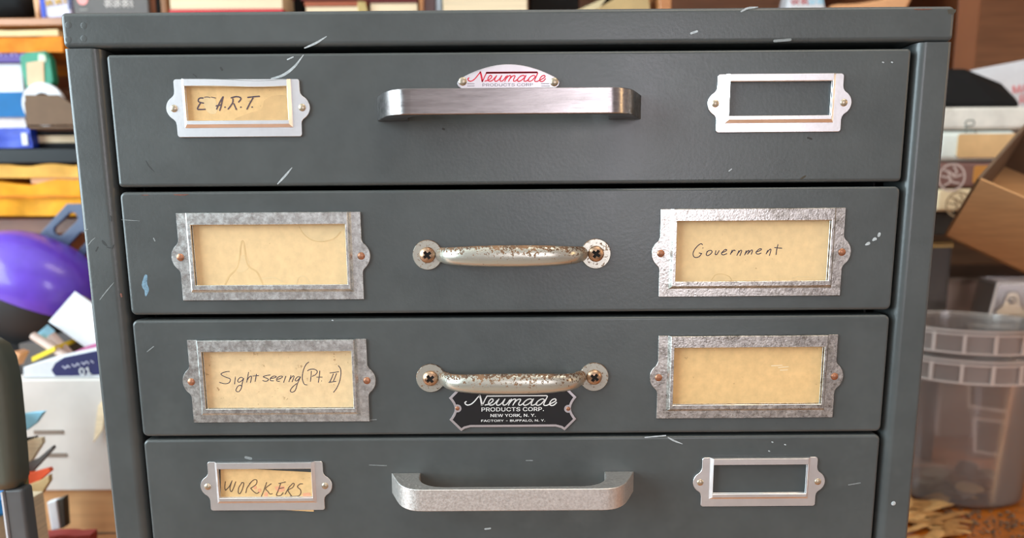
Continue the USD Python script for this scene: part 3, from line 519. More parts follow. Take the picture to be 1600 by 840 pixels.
def scribble(b, Y, rows, n, w, seed=1, slope=0.0):
    r = np.random.default_rng(seed); L = []
    for k in range(rows):
        y0 = b[1] + (b[3] - b[1]) * k / rows; y1 = b[1] + (b[3] - b[1]) * (k + .75) / rows
        xs = np.linspace(b[0], b[2], n)
        for i in range(n - 1):
            if i % 4 == 3: continue
            q = [(xs[i], y1 if i % 2 else y0), (xs[i + 1] * .7 + xs[i] * .3, (y0 + y1) / 2 + r.normal() * (y1 - y0) * .2), (xs[i + 1], y0 if i % 2 else y1)]
            L.append([np.delete(at(a, c + slope * (a - b[0]), Y), 1) for a, c in q])
    return front(ribbon(L, w, .0003, False), Y)
def wavy(b, Y, depth, amp=.003, scale=40, seed=0):
    m = box_px(b, Y, depth, 0); m = m.subdivide_to_size(.012); v = m.vertices.copy()
    d = np.stack([meshkit.fbm(v * scale, 3, seed + k) - .5 for k in range(3)], 1) * amp * 2; d[:, 2] *= np.clip((v[:, 2] - m.bounds[0][2]) / .004, .15, 1); m.vertices = v + d; return m
def obox(corner, e1, e2, e3):
    """Box from a corner and three edge vectors."""
    c, e1, e2, e3 = map(np.asarray, (corner, e1, e2, e3)); v = [c + a * e1 + b * e2 + d * e3 for a in (0, 1) for b in (0, 1) for d in (0, 1)]
    return trimesh.convex.convex_hull(np.array(v))
WOOD = mat('orange_wood', (0.42, 0.17, 0.06), 0.38, var=0.28, vscale=16, stretch=(0.6, 1, 5), coat=.2)
WOODTOP = mat('varnished_desk', (0.58, 0.17, 0.012), 0.30, var=0.35, vscale=12, stretch=(0.6, 6, 1), coat=.3)
WOODRED = mat('red_brown_wood', (0.22, 0.075, 0.028), 0.4, var=0.25, vscale=14, stretch=(1, 1, .2))
WOODTAN = mat('tan_wood', (0.46, 0.24, 0.12), 0.5, var=0.2, vscale=30, stretch=(.3, 1, 4))
SHELFSHADE = mat('shade_black_shelf', (0.012, 0.011, 0.010), .5)  # wooden board in shadow, its shade put into the colour
BLACK = plain('black_cloth', (15, 15, 16), .8, spec=.25); BLACKGLOSS = plain('black_plastic', (14, 14, 16), .5, spec=.3); CREAM = mat('page_edges', (.72, .57, .38), .8, var=.18, vscale=90, stretch=(.1, .1, 12)); WHITE = plain('white_card', (208, 209, 213), .6)
CORR = mat('corrugated_card', (0.52, 0.28, 0.12), .85, var=.10, vscale=40, stretch=(.2, 1, 6)); CORRDARK = mat('brown_and_shaded_card', (0.15, 0.092, 0.055), .85, var=.1)
GOLD = mat('manila_yellow', (0.74, 0.31, 0.008), .7, spec=.25, var=.22, vscale=30, bump=.3, bscale=120); ORANGE = mat('manila_orange', (0.66, 0.20, 0.006), .7, spec=.25, var=.25, vscale=36, bump=.3, bscale=120); PALEGOLD = mat('pale_manila', (0.70, 0.37, 0.07), .7, spec=.25, var=.2, vscale=30, bump=.3, bscale=120)
BLUE = plain('blue_print', (14, 100, 158), .6, spec=.25); DEEPBLUE = plain('deep_blue', (14, 54, 176), .5, var=.3); NAVY = plain('navy_print', (20, 22, 82), .4); PURPLE = mat('purple_plastic', (0.13, 0.055, 0.55), .30, var=.1, coat=.3); PURPLEDARK = plain('purple_print', (72, 40, 130), .5)
GREEN = plain('green_print', (30, 130, 100), .5, var=.3); REDC = plain('red_cover', (180, 30, 40), .5); MAROON = plain('maroon_cover', (96, 22, 20), .5); PINK = plain('pink_print', (240, 150, 145), .5)
GREY = plain('grey_card', (96, 92, 90), .7); YELLOW = plain('yellow_paper', (226, 200, 40), .6); MAGENTA = plain('magenta_paper', (170, 60, 120), .6); LBLUE = plain('light_blue', (150, 210, 235), .5); TAN = plain('tan_leather', (205, 150, 105), .6); SLATE = plain('slate_plastic', (70, 82, 108), .45)
OLIVE = mat('olive_enamel', (0.085, 0.085, 0.062), .42, var=.12, vscale=20); PANELGREY = plain('grey_post', (92, 92, 92), .4); BRASS = mat('brass_edge', (.55, .42, .18), .4, metal=1.0); DUSTROSE = plain('mauve_cover', (120, 86, 80), .7); GLUE = plain('orange_paper', (225, 84, 40), .6)
BONE = mat('worn_white', (.66, .64, .58), .6, var=.12, vscale=60, extra=[(60, .6, .7, (.35, .32, .27), .5)])

t = X('desk', 'varnished orange-brown wooden desk carrying the grey cabinet and clutter', 'desk', (0, .4, 0))
M('desk_top', bx(-.95, -.12, -.03, .95, .93, -.0004, .004), WOODTOP, t)
for x in (-.9, .9):
    for y in (-.08, .88): M('leg', bx(x - .025, y - .025, RZ0, x + .025, y + .025, -.0295, .003), WOODRED, t)

# bookcase: a hutch on the desk
BF, BK = .47, .86
bc = X('bookcase', 'orange-brown wooden bookcase with open bays behind the cabinet', 'bookcase', (0, BF, 0))
zA1, zA0 = at(40, 28, BF)[2], at(40, 40, BF)[2]; zB1, zB0 = at(40, 341, BF)[2], at(40, 366, BF)[2]; ZT = .80
xa, xb, xc_, xd = -.84, at(1040, 6, BF)[0], at(1510, 60, BF + .20)[0], .86
M('back_panel', bx(xa, BK, 0, xd, BK + .012, ZT), WOODTAN, bc)
M('shelf', bx(xa, BF, zA0, xb - .006, BK, zA1, .001), WOOD, bc); M('shelf', bx(xb + .006, BF + .04, zA0, at(1442, 30, BF + .05)[0], BK, zA1, .001), WOOD, bc)
M('shelf', bx(xa, BF, zB0, -.05, BK, zB1, .001), WOODRED, bc); M('shelf', bx(-.05, BF, zB0 - .008, xd, BK, zB1, .001), SHELFSHADE, bc)
for x, m, z0 in ((xa - .012, WOOD, 0), (xb - .006, WOOD, zB1), (xd, WOOD, 0)): M('upright', bx(x, BF, z0, x + .012, BK, ZT, .001), m, bc)
M('upright', bx(xc_ - .014, BF + .20, zB1, xc_ + .014, BK, ZT, .001), WOODRED, bc); M('upright', bx(at(1442, 30, BF + .05)[0], BF + .125, zB1, at(1442, 30, BF + .05)[0] + .010, BK, ZT), WOODRED, bc)
M('upright', bx(at(655, 6, BF)[0], BF, zA1, at(661, 6, BF)[0], BK, ZT), WOOD, bc)
M('top_board', bx(xa - .012, BF, ZT, xd + .012, BK + .012, ZT + .015, .001), WOOD, bc)

# ---- things on the upper shelf, seen over the cabinet's top
YA = .485; FLOORZ = zA1 + .0004
def shelf_box(name, label, cat, b, m, Y=YA, depth=.12, r=.0015, group=None): return M(name, box_px((b[0], b[1], b[2], 27.6), Y, depth, r), m, label=label, cat=cat, smooth=40, group=group)
M('bag', hull_balls([(at(a, b, .54), r) for a, b, r in ((-90, 10, .02), (-60, -40, .022), (10, -50, .02), (36, 5, .016), (-10, 12, .018))]).apply_translation((0, 0, 0)), BLACK, label='black soft bag at the far end of the upper shelf', cat='bag', smooth=50)
M('paper_bag', slab_px([(44, -40), (76, -40), (66, 6), (62, 27.5), (54, 27.5)], .50, .03, .004), TAN, label='salmon-tan folded bag between the black bag and the blue pouch', cat='bag', smooth=40)
t = X('pouch', 'white and blue printed pouch with yellow lettering on the upper shelf', 'pouch', at(85, 27.5, .482))
M('pouch_body', slab_px([(57, -40), (114, -40), (112, 27.6), (64, 27.6)], .482, .015, .003), plain('lilac_white', (190, 185, 205), .4), t, smooth=40)
M('blue_edge', slab_px([(58, -30), (66, -30), (70, 2), (72, 27), (65, 27)], .4813, .0007, .0002), DEEPBLUE, t); M('blue_edge', slab_px([(104, -30), (113, -30), (111, 15), (107, 14)], .4813, .0007, .0002), NAVY, t)
M('yellow_print', scribble((71, 1, 102, 12), .4812, 1, 10, .0016, 3, -.15), plain('gold_print', (190, 145, 30), .5), t)
t = X('game_box', 'dark grey printed box with white lettering and a pink spot on the upper shelf', 'box', at(172, 27.6, .48))
M('carton', box_px((116, -60, 232, 27.6), .48, .14, .001), GREY, t); M('pink_spot', front(prism(Point(*np.delete(at(129, -1, .48), 1)).buffer(.0055), [(0, 0), (.0004, 0)]), .48), PINK, t)
M('white_print', scribble((164, 0, 207, 12), .48, 2, 14, .0011, 5), plain('offwhite_print', (205, 196, 190), .6), t); M('white_rule', panel_px((124, 9, 136, 11), .48, .0004), plain('rule_print', (150, 145, 140), .6), t)
shelf_box('book', 'brown upright book beside the dark grey printed box', 'book', (233, -90, 243, 27), plain('brown_spine', (120, 72, 44), .6)); shelf_box('book', 'thin black upright book between two brown ones on the upper shelf', 'book', (244, -70, 250, 27), BLACK); shelf_box('book', 'tan-brown upright book next to the red-covered volume', 'book', (251, -80, 261, 27), plain('tan_spine', (140, 96, 62), .6))
def lying_book(name, label, b, cover, Y, depth, pages=CREAM, ct=3, spine=None, group=None, tilt=0.0, z0=None):
    """A book lying flat with its page edges to the front: covers above and below a page block."""
    t = X(name, label, 'book', at((b[0] + b[2]) / 2, b[3], Y), group); x0, x1, za, zb = rect_px(b, Y); c = ct * (zb - za) / max(b[3] - b[1], 1)
    c0 = (x0 + x1) / 2
    def put(n, m, mt):
        m = m.copy(); m.apply_transform(trimesh.transformations.rotation_matrix(-tilt, (0, 1, 0), (c0, Y, za))); M(n, m, mt, t, smooth=40)
    put('lower_cover', bx(x0, Y, za, x1, Y + depth, za + c, .0004), cover); put('upper_cover', bx(x0, Y, zb - c, x1, Y + depth, zb, .0004), cover); put('page_block', bx(x0 + .001, Y + .0015, za + c, x1 - .001, Y + depth - .002, zb - c), pages)
    return t
lying_book('book', 'thick red-covered book lying flat, cream page edges showing', (264, -34, 442, 27.6), REDC, .475, .13, ct=14)
M('paper_sheaf', obox(at(300, -36, .475) + (0, .004, .001), at(440, -36, .475) - at(300, -36, .475), (0, .10, 0), (0, 0, .012)), CREAM, label='cream paper sheaf lying on the red-covered book', cat='papers')
shelf_box('book', 'black block put in as the shade of the gap after the red-covered book', 'book', (444, -20, 474, 27), BLACK, .52)  # black filler, paints the dark of the gap
k = lying_book('book', 'brown book with pale pages lying on the upper shelf, gilt corner at one end', (476, 0, 574, 27.6), plain('rust_cover', (150, 72, 40), .6), .478, .12, ct=8); M('gilt_corner', slab_px([(559, 2), (571, 3), (576, 26), (559, 26)], .4765, .0012, .0003), BRASS, k) 
lying_book('book', 'maroon book with cream pages lying against the upright partition', (577, -1, 653, 27.6), MAROON, .479, .12, ct=4)
lying_book('book', 'second maroon book lying on top of the brown gilt-cornered one', (470, -40, 652, -2), MAROON, .479, .12, ct=6)
shelf_box('book', 'mauve-grey upright book just past the wooden partition', 'book', (663, -80, 680, 27), plain('mauve_spine', (120, 104, 110), .6)); shelf_box('book', 'pale blue upright book beside the thick cream page block', 'book', (681, -80, 690, 27), plain('paleblue_spine', (190, 205, 220), .6))
t = X('book', 'thick book with broad cream page edges above the cabinet centre', 'book', at(757, 27, .477)); M('page_block', box_px((692, -50, 824, 22.9), .477, .12, .001), CREAM, t); M('cover', box_px((690, 23, 827, 27.6), .475, .125, 0), TAN, t); M('cover', box_px((690, -54, 827, -50), .475, .125, .0005), TAN, t)
shelf_box('box', 'black block put in as the shade of the gap beside the thick cream book', 'box', (829, -60, 905, 27), BLACK, .56)  # black filler block, the gap's darkness painted as a solid
for lab, q in (('grey-cream open booklet leaning over the black gap', [(878, 27), (968, -14), (974, -9), (912, 27)]), ('brown-edged cream booklet leaning the other way near the partition', [(905 + 20, 27), (960, -22), (1012, -16), (1018, 27)])):
    M('booklet', slab_px(q, .483, .08, .0006), plain('greycream' + str(len(q[0])) + lab[:4].strip('- '), (196, 178, 140) if lab[0] == 'g' else (176, 150, 104), .7), label=lab, cat='booklet')
t = X('cloth_bag', 'small white cloth bag with red and blue pattern over the cabinet top', 'bag', at(1262, 27, .52)); M('cloth', slab_px([(1226, 27.5), (1238, -20), (1284, -24), (1296, 27.5)], .52, .03, .006), WHITE, t, smooth=40)
M('red_pattern', scribble((1236, -6, 1262, 8), .5197, 2, 8, .0012, 9), REDC, t); M('blue_pattern', scribble((1264, -6, 1286, 8), .5197, 2, 8, .0012, 10), LBLUE, t)
M('leather_flap', slab_px([(1296, 27.5), (1300, 7), (1340, 4), (1392, -6), (1426, -26), (1434, -24), (1420, 10), (1400, 27.5)], .525, .05, .004, 3), TAN, label='tan leather flap bending up beside the small patterned bag', cat='leather', smooth=40)

# ---- pile on the left of the cabinet, standing on the middle shelf
YL = .45; FLOORZ = zB1 + .0012
t = X('padded_envelope', 'thick golden padded envelope lowest in the pile on the middle shelf', 'envelope', at(40, 341, YL)); M('paper', wavy((-120, 281, 150, 341), YL, .20, .006, 34, 1).apply_translation((0, 0, .0015)), GOLD, t, smooth=60); M('flap_crease', wavy((-120, 300, 150, 303), YL - .003, .002, .003, 40, 6), ORANGE, t, smooth=60)
M('envelope', wavy((48, 272, 150, 281), YL + .004, .18, .001, 40, 2), TAN, label='flat brown envelope pressed between the two golden envelopes', cat='envelope', smooth=50)
M('padded_envelope', wavy((-120, 251, 148, 272), YL + .002, .19, .003, 40, 3), PALEGOLD, label='pale yellow envelope under the long black tray', cat='envelope', smooth=50)
M('tray', box_px((-120, 226, 150, 250), YL, .20, .002), BLACKGLOSS, label='long black plastic tray under the blue packets', cat='tray', smooth=40)
t = X('packet', 'deep blue shiny packet with a pale label under the white carton', 'packet', at(0, 225.5, YL)); M('wrapper', wavy((-120, 195, 48, 225), YL, .14, .0015, 60, 4), DEEPBLUE, t, smooth=50); M('pale_label', panel_px((33, 202, 42, 221), YL - .001), WHITE, t)
M('packet', wavy((-120, 179, 39, 194.5), YL + .003, .12, .001, 60, 5), plain('pale_wrapper', (214, 206, 204), .5), label='thin pale packet squeezed between carton and blue packet', cat='packet', smooth=50)
t = X('carton', 'white carton with a blue lower half and purple printed lid edge', 'box', at(-40, 178, YL)); M('carton_body', box_px((-120, 92, 38, 178), YL, .03, .002), WHITE, t, smooth=40); M('blue_band', panel_px((-120, 138, 37, 177), YL), BLUE, t); M('purple_lid', box_px((-120, 77, 55, 91.5), YL - .004, .034, .001), PURPLEDARK, t); M('zigzag_print', scribble((-20, 79, 52, 90), YL - .004, 1, 18, .0009, 11), plain('lilac_print', (170, 150, 205), .6), t)
t = X('pouch', 'green and white patterned pouch with a tan panel, beside the white carton', 'pouch', at(58, 140, YL - .012)); M('pouch_body', slab_px([(30, 88), (40, 82), (70, 79), (79, 92), (84, 126), (80, 136), (40, 137), (33, 110)], YL - .012, .008, .0015), GREEN, t, smooth=40)
M('tan_panel', slab_px([(41, 98), (68, 94), (69, 130), (43, 134)], YL - .0128, .0009, .0003), plain('tan_print', (205, 168, 130), .5), t); M('pale_leaf', slab_px([(60, 84), (70, 86), (71, 97), (60, 95)], YL - .0127, .0008, .0002, 3), plain('sage_print', (190, 205, 180), .5), t); M('pale_leaf', slab_px([(70, 118), (80, 108), (82, 113), (72, 124)], YL - .0127, .0008, .0002), plain('sage_print', (190, 205, 180), .5), t) if False else None
t = X('card_tray', 'brown open-top card tray with a sloping side, standing by the blue packets', 'tray', at(75, 195, YL - .02)); M('tray_front', slab_px([(38, 148), (90, 148), (108, 160), (125, 162), (125, 195), (41, 195)], YL - .02, .002, .0008), CORRDARK, t, smooth=40); x0, x1, za, zb = rect_px((39, 148, 125, 195), YL - .018); M('tray_floor', bx(x0, YL - .018, za, x1, YL + .05, za + .002), CORRDARK, t); M('tray_side', bx(x0, YL - .018, za, x0 + .0015, YL + .05, zb - .003), CORRDARK, t)
M('tape_roll', top(lathe([(.011, 0), (.021, 0), (.021, .005), (.011, .005), (.011, 0)], 30)).apply_transform(trimesh.transformations.rotation_matrix(math.pi / 2, (1, 0, 0))).apply_translation(at(72, 164, YL - .0124)), WHITE, label='white paper roll standing in the brown card tray', cat='roll', smooth=40)
lying_book('book', 'black book with a pale page line lying on the long black tray', (52, 198, 150, 225.5), BLACK, YL + .01, .14, ct=8)
t = X('padded_envelope', 'creased orange padded envelope at the top of the left pile', 'envelope', at(40, 76.5, YL - .006)); M('paper', wavy((-120, 51, 97, 76), YL - .006, .13, .0035, 40, 7), ORANGE, t, smooth=60)
M('envelope', wavy((-120, 41, 90, 50.5), YL - .002, .12, .001, 50, 8), plain('straw_paper', (216, 190, 140), .7), label='straw-coloured flat envelope wedged under the upper shelf board', cat='envelope', smooth=50)

FLOORZ = -9.0
# ---- white box on a brown carton, with clutter on its lid
YW = .25
zW0, zW1 = at(100, 767, YW)[2], at(100, 592, YW)[2]
t = X('carton', 'brown cardboard carton under the white storage box', 'box', at(120, 840, YW + .005)); x0, x1 = at(8, 800, YW)[0], at(300, 800, YW)[0]; M('carton_body', bx(x0, YW + .006, 0, x1, YW + .19, zW0 - .0003, .002), CORR, t, smooth=40); M('carton_seam', bx(x0, YW + .0055, zW0 * .42, x1, YW + .0062, zW0 * .44), CORRDARK, t)
t = X('storage_box', 'white card storage box with two long hand slots, on a brown carton', 'box', at(120, 767, YW)); x0, x1 = at(20, 680, YW)[0], at(300, 680, YW)[0]; M('box_body', bx(x0, YW, zW0, x1, YW + .20, zW1, .002), mat('warm_white_card', (.60, .55, .51), .7, var=.06, vscale=30), t, smooth=40)
for b in ((52, 667, 98, 673), (72, 703, 103, 709)): M('slot', panel_px(b, YW, .0006), plain('slot_grey', (128, 112, 100), .8), t)
M('paper_slip', obox(at(146, 691, YW - .004), at(160, 672, YW - .004) - at(146, 691, YW - .004), (0, .001, 0), at(153, 634, YW - .002) - at(146, 691, YW - .004)), CREAM, label='cream paper slip standing against the white storage box', cat='paper')
zl = zW1 + .0004
t = X('printed_box', 'flat white box with a navy label reading 01, on the white storage box', 'box', at(120, 592, YW + .004)); pb = [(36, 574), (58, 566), (170, 541), (230, 541), (230, 590), (36, 590)]; M('carton', slab_px(pb, YW + .004, .03, .001), WHITE, t, smooth=40)
M('navy_label', slab_px([(86, 567), (100, 558), (150, 548), (200, 546), (200, 583), (110, 587), (86, 587), (80, 578)], YW + .0034, .0007, .0002), NAVY, t)
tx = text('01', 0, 0, .0058, None, True, .0004); tx = front(tx); tx.apply_transform(trimesh.transformations.rotation_matrix(-.10, (0, 1, 0))); tx.apply_translation(at(134, 585, YW + .0033)); M('numerals', tx, WHITE, t); M('small_print', scribble((98, 572, 146, 577), YW + .0033, 1, 14, .0009, 12, -.2), plain('blueprint_white', (180, 180, 200), .6), t)
M('paper', obox(at(50, 565, YW + .04) , at(86, 548, YW + .04) - at(50, 565, YW + .04), (0, .06, .004), (0, 0, .004)), YELLOW, label='folded yellow paper among the clutter on the white box', cat='paper')
M('paper', obox(at(22, 572, YW + .038), at(32, 552, YW + .038) - at(22, 572, YW + .038), (0, .012, .0), (-.005, 0, .002)), TAN, label='small tan paper scrap beside the folded yellow paper', cat='paper')
M('paper', obox(at(110, 558, YW + .036), at(170, 541, YW + .036) - at(110, 558, YW + .036), (0, .05, .004), (0, 0, .003)), MAGENTA, label='magenta paper strip behind the navy-labelled box', cat='paper')
def rod(p0, p1, r0, r1=None, seg=16): return sweep(np.linspace(p0, p1, 6), np.full(6, r0), np.linspace(r0, r1 or r0, 6), (0, .3, 1), seg)
pa, pb_, pc_ = at(66, 514, YW + .06), at(78, 524, YW + .062), at(112, 560, YW + .05)
t = X('tube', 'clear tube with a light blue cap leaning behind the navy-labelled box', 'tube', pc_); M('cap', rod(pa, pb_, .0058), LBLUE, t, smooth=50); M('tube_body', rod(pb_, pc_, .0050, .0042), plain('pinkish_tube', (176, 150, 140), .3), t, smooth=50)
M('brush', rod(at(52, 524, YW + .05), at(104, 558, YW + .042), .0036, .0030), plain('pale_stick', (196, 172, 160), .4), label='pale thin stick lying in front of the blue-capped tube', cat='stick', smooth=50)
M('folder', obox(at(34, 574, YW + .075), at(170, 574, YW + .075) - at(34, 574, YW + .075), (0, .08, 0), (0, 0, .022)), mat('dim_grey_card', (.10, .09, .085), .8), label='dark grey folder lying behind the small clutter on the white box', cat='folder')
P = [at(76, 502, YW + .07), at(117, 455, YW + .08), at(147, 552, YW + .06)]
t = X('book', 'white paperback tilted on end below the purple housing', 'book', P[2]); e1, e3 = P[1] - P[0], P[2] - P[0]; nrm = np.cross(e1, e3); nrm = nrm / np.linalg.norm(nrm) * .018; nrm = nrm if nrm[1] > 0 else -nrm
M('cover', obox(P[0], e1, e3, nrm * .08), WHITE, t); M('page_block', obox(P[0] + nrm * .08 + e1 * .02 + e3 * .02, e1 * .96, e3 * .96, nrm * .85), CREAM, t)
# purple shell with its black lower half
YP = .385
t = X('plastic_housing', 'glossy purple rounded plastic housing with a black lower half on the clutter pile', 'housing', at(40, 545, YP))
def half_egg(sc, keep_up):
    m = trimesh.creation.icosphere(4, 1.0); v = m.vertices.copy(); v = np.sign(v) * np.abs(v) ** .92; m.vertices = v * sc
    m = unman(man(m).trim_by_plane((0, 0, 1.0 if keep_up else -1.0), -.016 if keep_up else .0162))
    m.apply_transform(trimesh.transformations.rotation_matrix(.40, (0, 1, 0))); m.apply_translation(at(24, 443, YP) + (0, .03, 0)); return m
M('shell', half_egg((.066, .045, .046), True), PURPLE, t, smooth=40)
hl = half_egg((.064, .043, .068), False); zc1 = float(hl.bounds[0][2]) - .0004; M('crate', bx(-.56, .375, 0, -.44, .462, zc1, .002), mat('dim_black_crate', (.014, .013, .013), .7), label='black crate under the purple rounded housing', cat='crate', smooth=40)
M('lower_half', half_egg((.064, .043, .068), False), mat('matt_black_plastic', (.008, .008, .009), .6), t, smooth=40)
# slotted grey plate behind it
g = poly_px([(50, 378), (104, 318), (160, 318), (200, 372), (130, 440), (96, 420), (70, 405)], .435).buffer(0)
sl = [LineString([np.delete(at(a, b, .435), 1) for a, b in s]).buffer(.0052, quad_segs=5) for s in (((92, 360), (113, 340)), ((108, 394), (130, 370)), ((124, 420), (140, 402)))]
M('slotted_plate', front(prism(g.difference(unary_union(sl)), fillet(.004, .0008, 2)), .439), SLATE, label='slate-blue plastic plate with slanting slots behind the purple housing', cat='rack', smooth=40)
# leaning cards, papers and a binder by the near upright
for k, (lab, m, q) in enumerate((('light blue card leaning out of the paper stack', LBLUE, [(4, 652), (45, 645), (68, 643), (55, 662), (41, 672), (4, 676)]), ('dark photo print in the leaning paper stack', BLACK, [(4, 690), (46, 684), (55, 682), (51, 694), (43, 700), (4, 704)]), ('cream folded leaflet in the leaning paper stack', CREAM, [(4, 704), (50, 686), (65, 684), (66, 692), (47, 722), (4, 730)]), ('grey card edge in the leaning paper stack', GREY, [(4, 738), (59, 716), (81, 697), (83, 701), (49, 738), (4, 744)]),
        ('orange-red booklet in the leaning paper stack', GLUE, [(4, 742), (51, 738), (76, 731), (79, 736), (51, 760), (4, 764)]), ('thick tan booklet lowest in the leaning paper stack', plain('booklet_tan', (206, 172, 120), .7), [(4, 772), (59, 752), (76, 742), (77, 752), (55, 786), (4, 792)]))):
    M('booklet', slab_px(q, .20 - .0045 * k, .004, .0005), m, label=lab, cat='booklet')
M('papers', bx(at(-70, 740, .17)[0], .168, 0, at(-6, 740, .17)[0], .206, at(0, 650, .17)[2], .001), CREAM, label='upright block of tan papers holding the leaning booklets behind the olive panel', cat='papers', smooth=40)
t = X('binder', 'white and black binder standing before the brown carton', 'binder', at(85, 830, .235)); M('white_spine', slab_px([(73, 785), (88, 781), (94, 826), (80, 829)], .235, .006, .001), WHITE, t); M('black_board', slab_px([(90, 780), (100, 776), (103, 822), (96, 826)], .236, .006, .001), mat('brown_black', (.03, .026, .018), .5), t)
M('cloth', wavy((44, 832, 140, 870), .222, .012, .003, 60, 9), plain('dull_red', (150, 52, 46), .8), label='dull red cloth at the foot of the white and black binder', cat='cloth', smooth=50)
# olive panel close by
YO = .06
t = X('post_panel', 'dark olive rounded panel with a brass edge strip on a grey post', 'panel', (at(30, 700, YO)[0], YO, 0))
M('panel', slab_px([(-90, 528), (-24, 533), (-9, 542), (2, 563), (10, 602), (16, 661), (21, 720), (23, 752), (17, 767), (0, 771), (-90, 775)], YO, .013, .006), OLIVE, t, smooth=40)
x0, x1 = at(0, 790, YO)[0], at(30, 790, YO)[0]; M('post', bx(x0, YO + .004, 0, x1, YO + .014, at(20, 768, YO)[2], .002), PANELGREY, t, smooth=40); M('post_edge', bx(x0 - .001, YO + .003, 0, x0, YO + .012, at(20, 772, YO)[2]), WHITE, t)
M('edge_strip', front(prism(poly_px([(14, 575), (18, 577), (34, 690), (44, 850), (40, 850), (30, 700)], YO + .0135), fillet(.004, .0008, 2)), YO + .0175), BRASS, t, smooth=40)
M('jar_lid', top(lathe([(0, 0), (.016, 0), (.018, .002), (.018, .011), (.015, .014), (0, .014)], 30), at(0, 802, .12)[2]).apply_translation((at(-16, 790, .12)[0], .13, 0)), plain('bright_blue', (20, 130, 205), .35), label='bright blue round lid on the paper pile past the grey post', cat='lid', smooth=40)
M('paper_pile', bx(at(-90, 830, .12)[0], .11, 0, at(11, 830, .12)[0], .16, at(0, 803, .12)[2]), CREAM, label='pile of tan papers standing past the grey post, under the blue lid', cat='papers')

# ---- right of the cabinet: books, bag and white box on the shelf blackened as shade
YR = .455; FLOORZ = zB1 + .0004
def cloth_book(name, label, b, cover, pages, emblem=None, open_to=None, curve=.004):
    """Spine towards the viewer: a rounded cover; open_to shows the page ends past that pixel."""
    x0, x1, za, zb = rect_px(b, YR); t = X(name, label, 'book', ((x0 + x1) / 2, YR, za))
    M('cover', bx(x0, YR, za, x1, YR + .12, zb, min(curve, (zb - za) * .3), 4), cover, t, smooth=50)
    if open_to:
        g = prism(rrect(at(open_to, b[1], YR)[0], za + .0035, x1 + .02, zb - .0035, .003), [(0, 0), (.0012, 0)]); M('page_block', front(g, YR), pages, t)
    return t
MARK = plain('grey_mark', (96, 108, 104), .6); PALEMARK = plain('pale_mark', (196, 178, 172), .6); TANMARK = plain('tan_mark', (150, 128, 100), .6)
def globe(parent, px, py, r, m, Y):
    c = np.delete(at(px, py, Y), 1); L = [[c + r * np.array([math.cos(a), math.sin(a)]) for a in np.linspace(0, 2 * math.pi, 25)]]
    L += [[c + r * np.array([-.6, .55]), c + r * np.array([-.1, .35]), c + r * np.array([.2, .05]), c + r * np.array([.75, .2])], [c + r * np.array([-.8, .1]), c + r * np.array([-.2, -.05]), c + r * np.array([.1, -.35]), c + r * np.array([.6, -.45])], [c + r * np.array([-.5, -.6]), c + r * np.array([-.1, -.3]), c + r * np.array([-.3, .4])], [c + r * np.array([.1, .8]), c + r * np.array([.35, .4]), c + r * np.array([.1, .2])]]
    M('emblem', front(ribbon(L, r * .13, .0003), Y), m, parent)
ys = [338, 298.5, 257, 209.5, 171]
k = cloth_book('book', 'cream book with a grey round emblem, lowest of the stacked books by the shelf blackened as shade', (1463, 299.5, 1560, 339.5), plain('cream_cover', (222, 204, 168), .6), CREAM); globe(k, 1497, 319, .0125, TANMARK, YR)
k = cloth_book('book', 'mauve-brown book with a pale round emblem in the stack', (1463, 258.5, 1580, 298), DUSTROSE, plain('amber_pages', (190, 130, 60), .7), open_to=1522); globe(k, 1487, 277, .0135, PALEMARK, YR)
k = cloth_book('book', 'white-covered book showing a tan page end, second from the top of the stack', (1463, 209, 1590, 257), plain('mint_white', (214, 222, 216), .6), mat('tan_pages', (.62, .40, .19), .8, var=.1, vscale=60), open_to=1497, curve=.007)
k = cloth_book('book', 'worn white book with grey lettering, topmost of the stack', (1463, 172, 1640, 207.5), BONE, CREAM); L = [[(1509, 190), (1512, 188), (1520, 188), (1522, 191), (1521, 195), (1512, 197), (1508, 194), (1509, 190)], [(1509, 203), (1522, 204), (1525, 207)], [(1509, 203), (1509, 206)], [(1508, 199), (1512, 197)]]
M('cover_lettering', front(ribbon([[np.delete(at(a, b, YR), 1) for a, b in q] for q in L], .0011, .0003), YR), MARK, k)
zb_ = at(1500, 171.5, YR)[2] + .001
M('camera_pouch', hull_balls([(np.array([at(a, b, YR + .03)[0], YR + .03 + dy, max(at(a, b, YR + .03)[2], zb_ + r + .0006)]), r) for a, b, r, dy in ((1430, 130, .014, 0), (1500, 128, .013, 0), (1560, 142, .011, .01), (1578, 160, .006, 0), (1570, 172, .005, -.012), (1430, 172, .008, -.014), (1530, 172, .006, -.016), (1500, 120, .01, .02))], 28), BLACK, label='black soft pouch resting on the stacked books', cat='pouch', smooth=50)
t = X('carton', 'white carton with red lettering behind the black pouch', 'box', at(1570, 220, .54)); M('carton_body', front(prism(poly_px([(1519, 109), (1640, 86), (1680, 86), (1680, 270), (1519, 290)], .54), fillet(.10, .001, 2)), .64), WHITE, t, smooth=40)
for s_, px, py, hh_ in (('MA', 1581, 146, .0085), ('RI', 1592, 162, .0095)):
    m = front(text(s_, 0, 0, hh_, None, False, .0004)); m.apply_transform(trimesh.transformations.rotation_matrix(-.10, (0, 1, 0))); b = m.bounds; m.apply_translation(at(px, py, .5397) - (b[0][0], 0, b[0][2])); M('red_lettering', m, plain('soft_red', (220, 110, 112), .6) if s_ == 'MA' else UsdShade.Material.Get(stage, '/World/Looks/soft_red'), t)
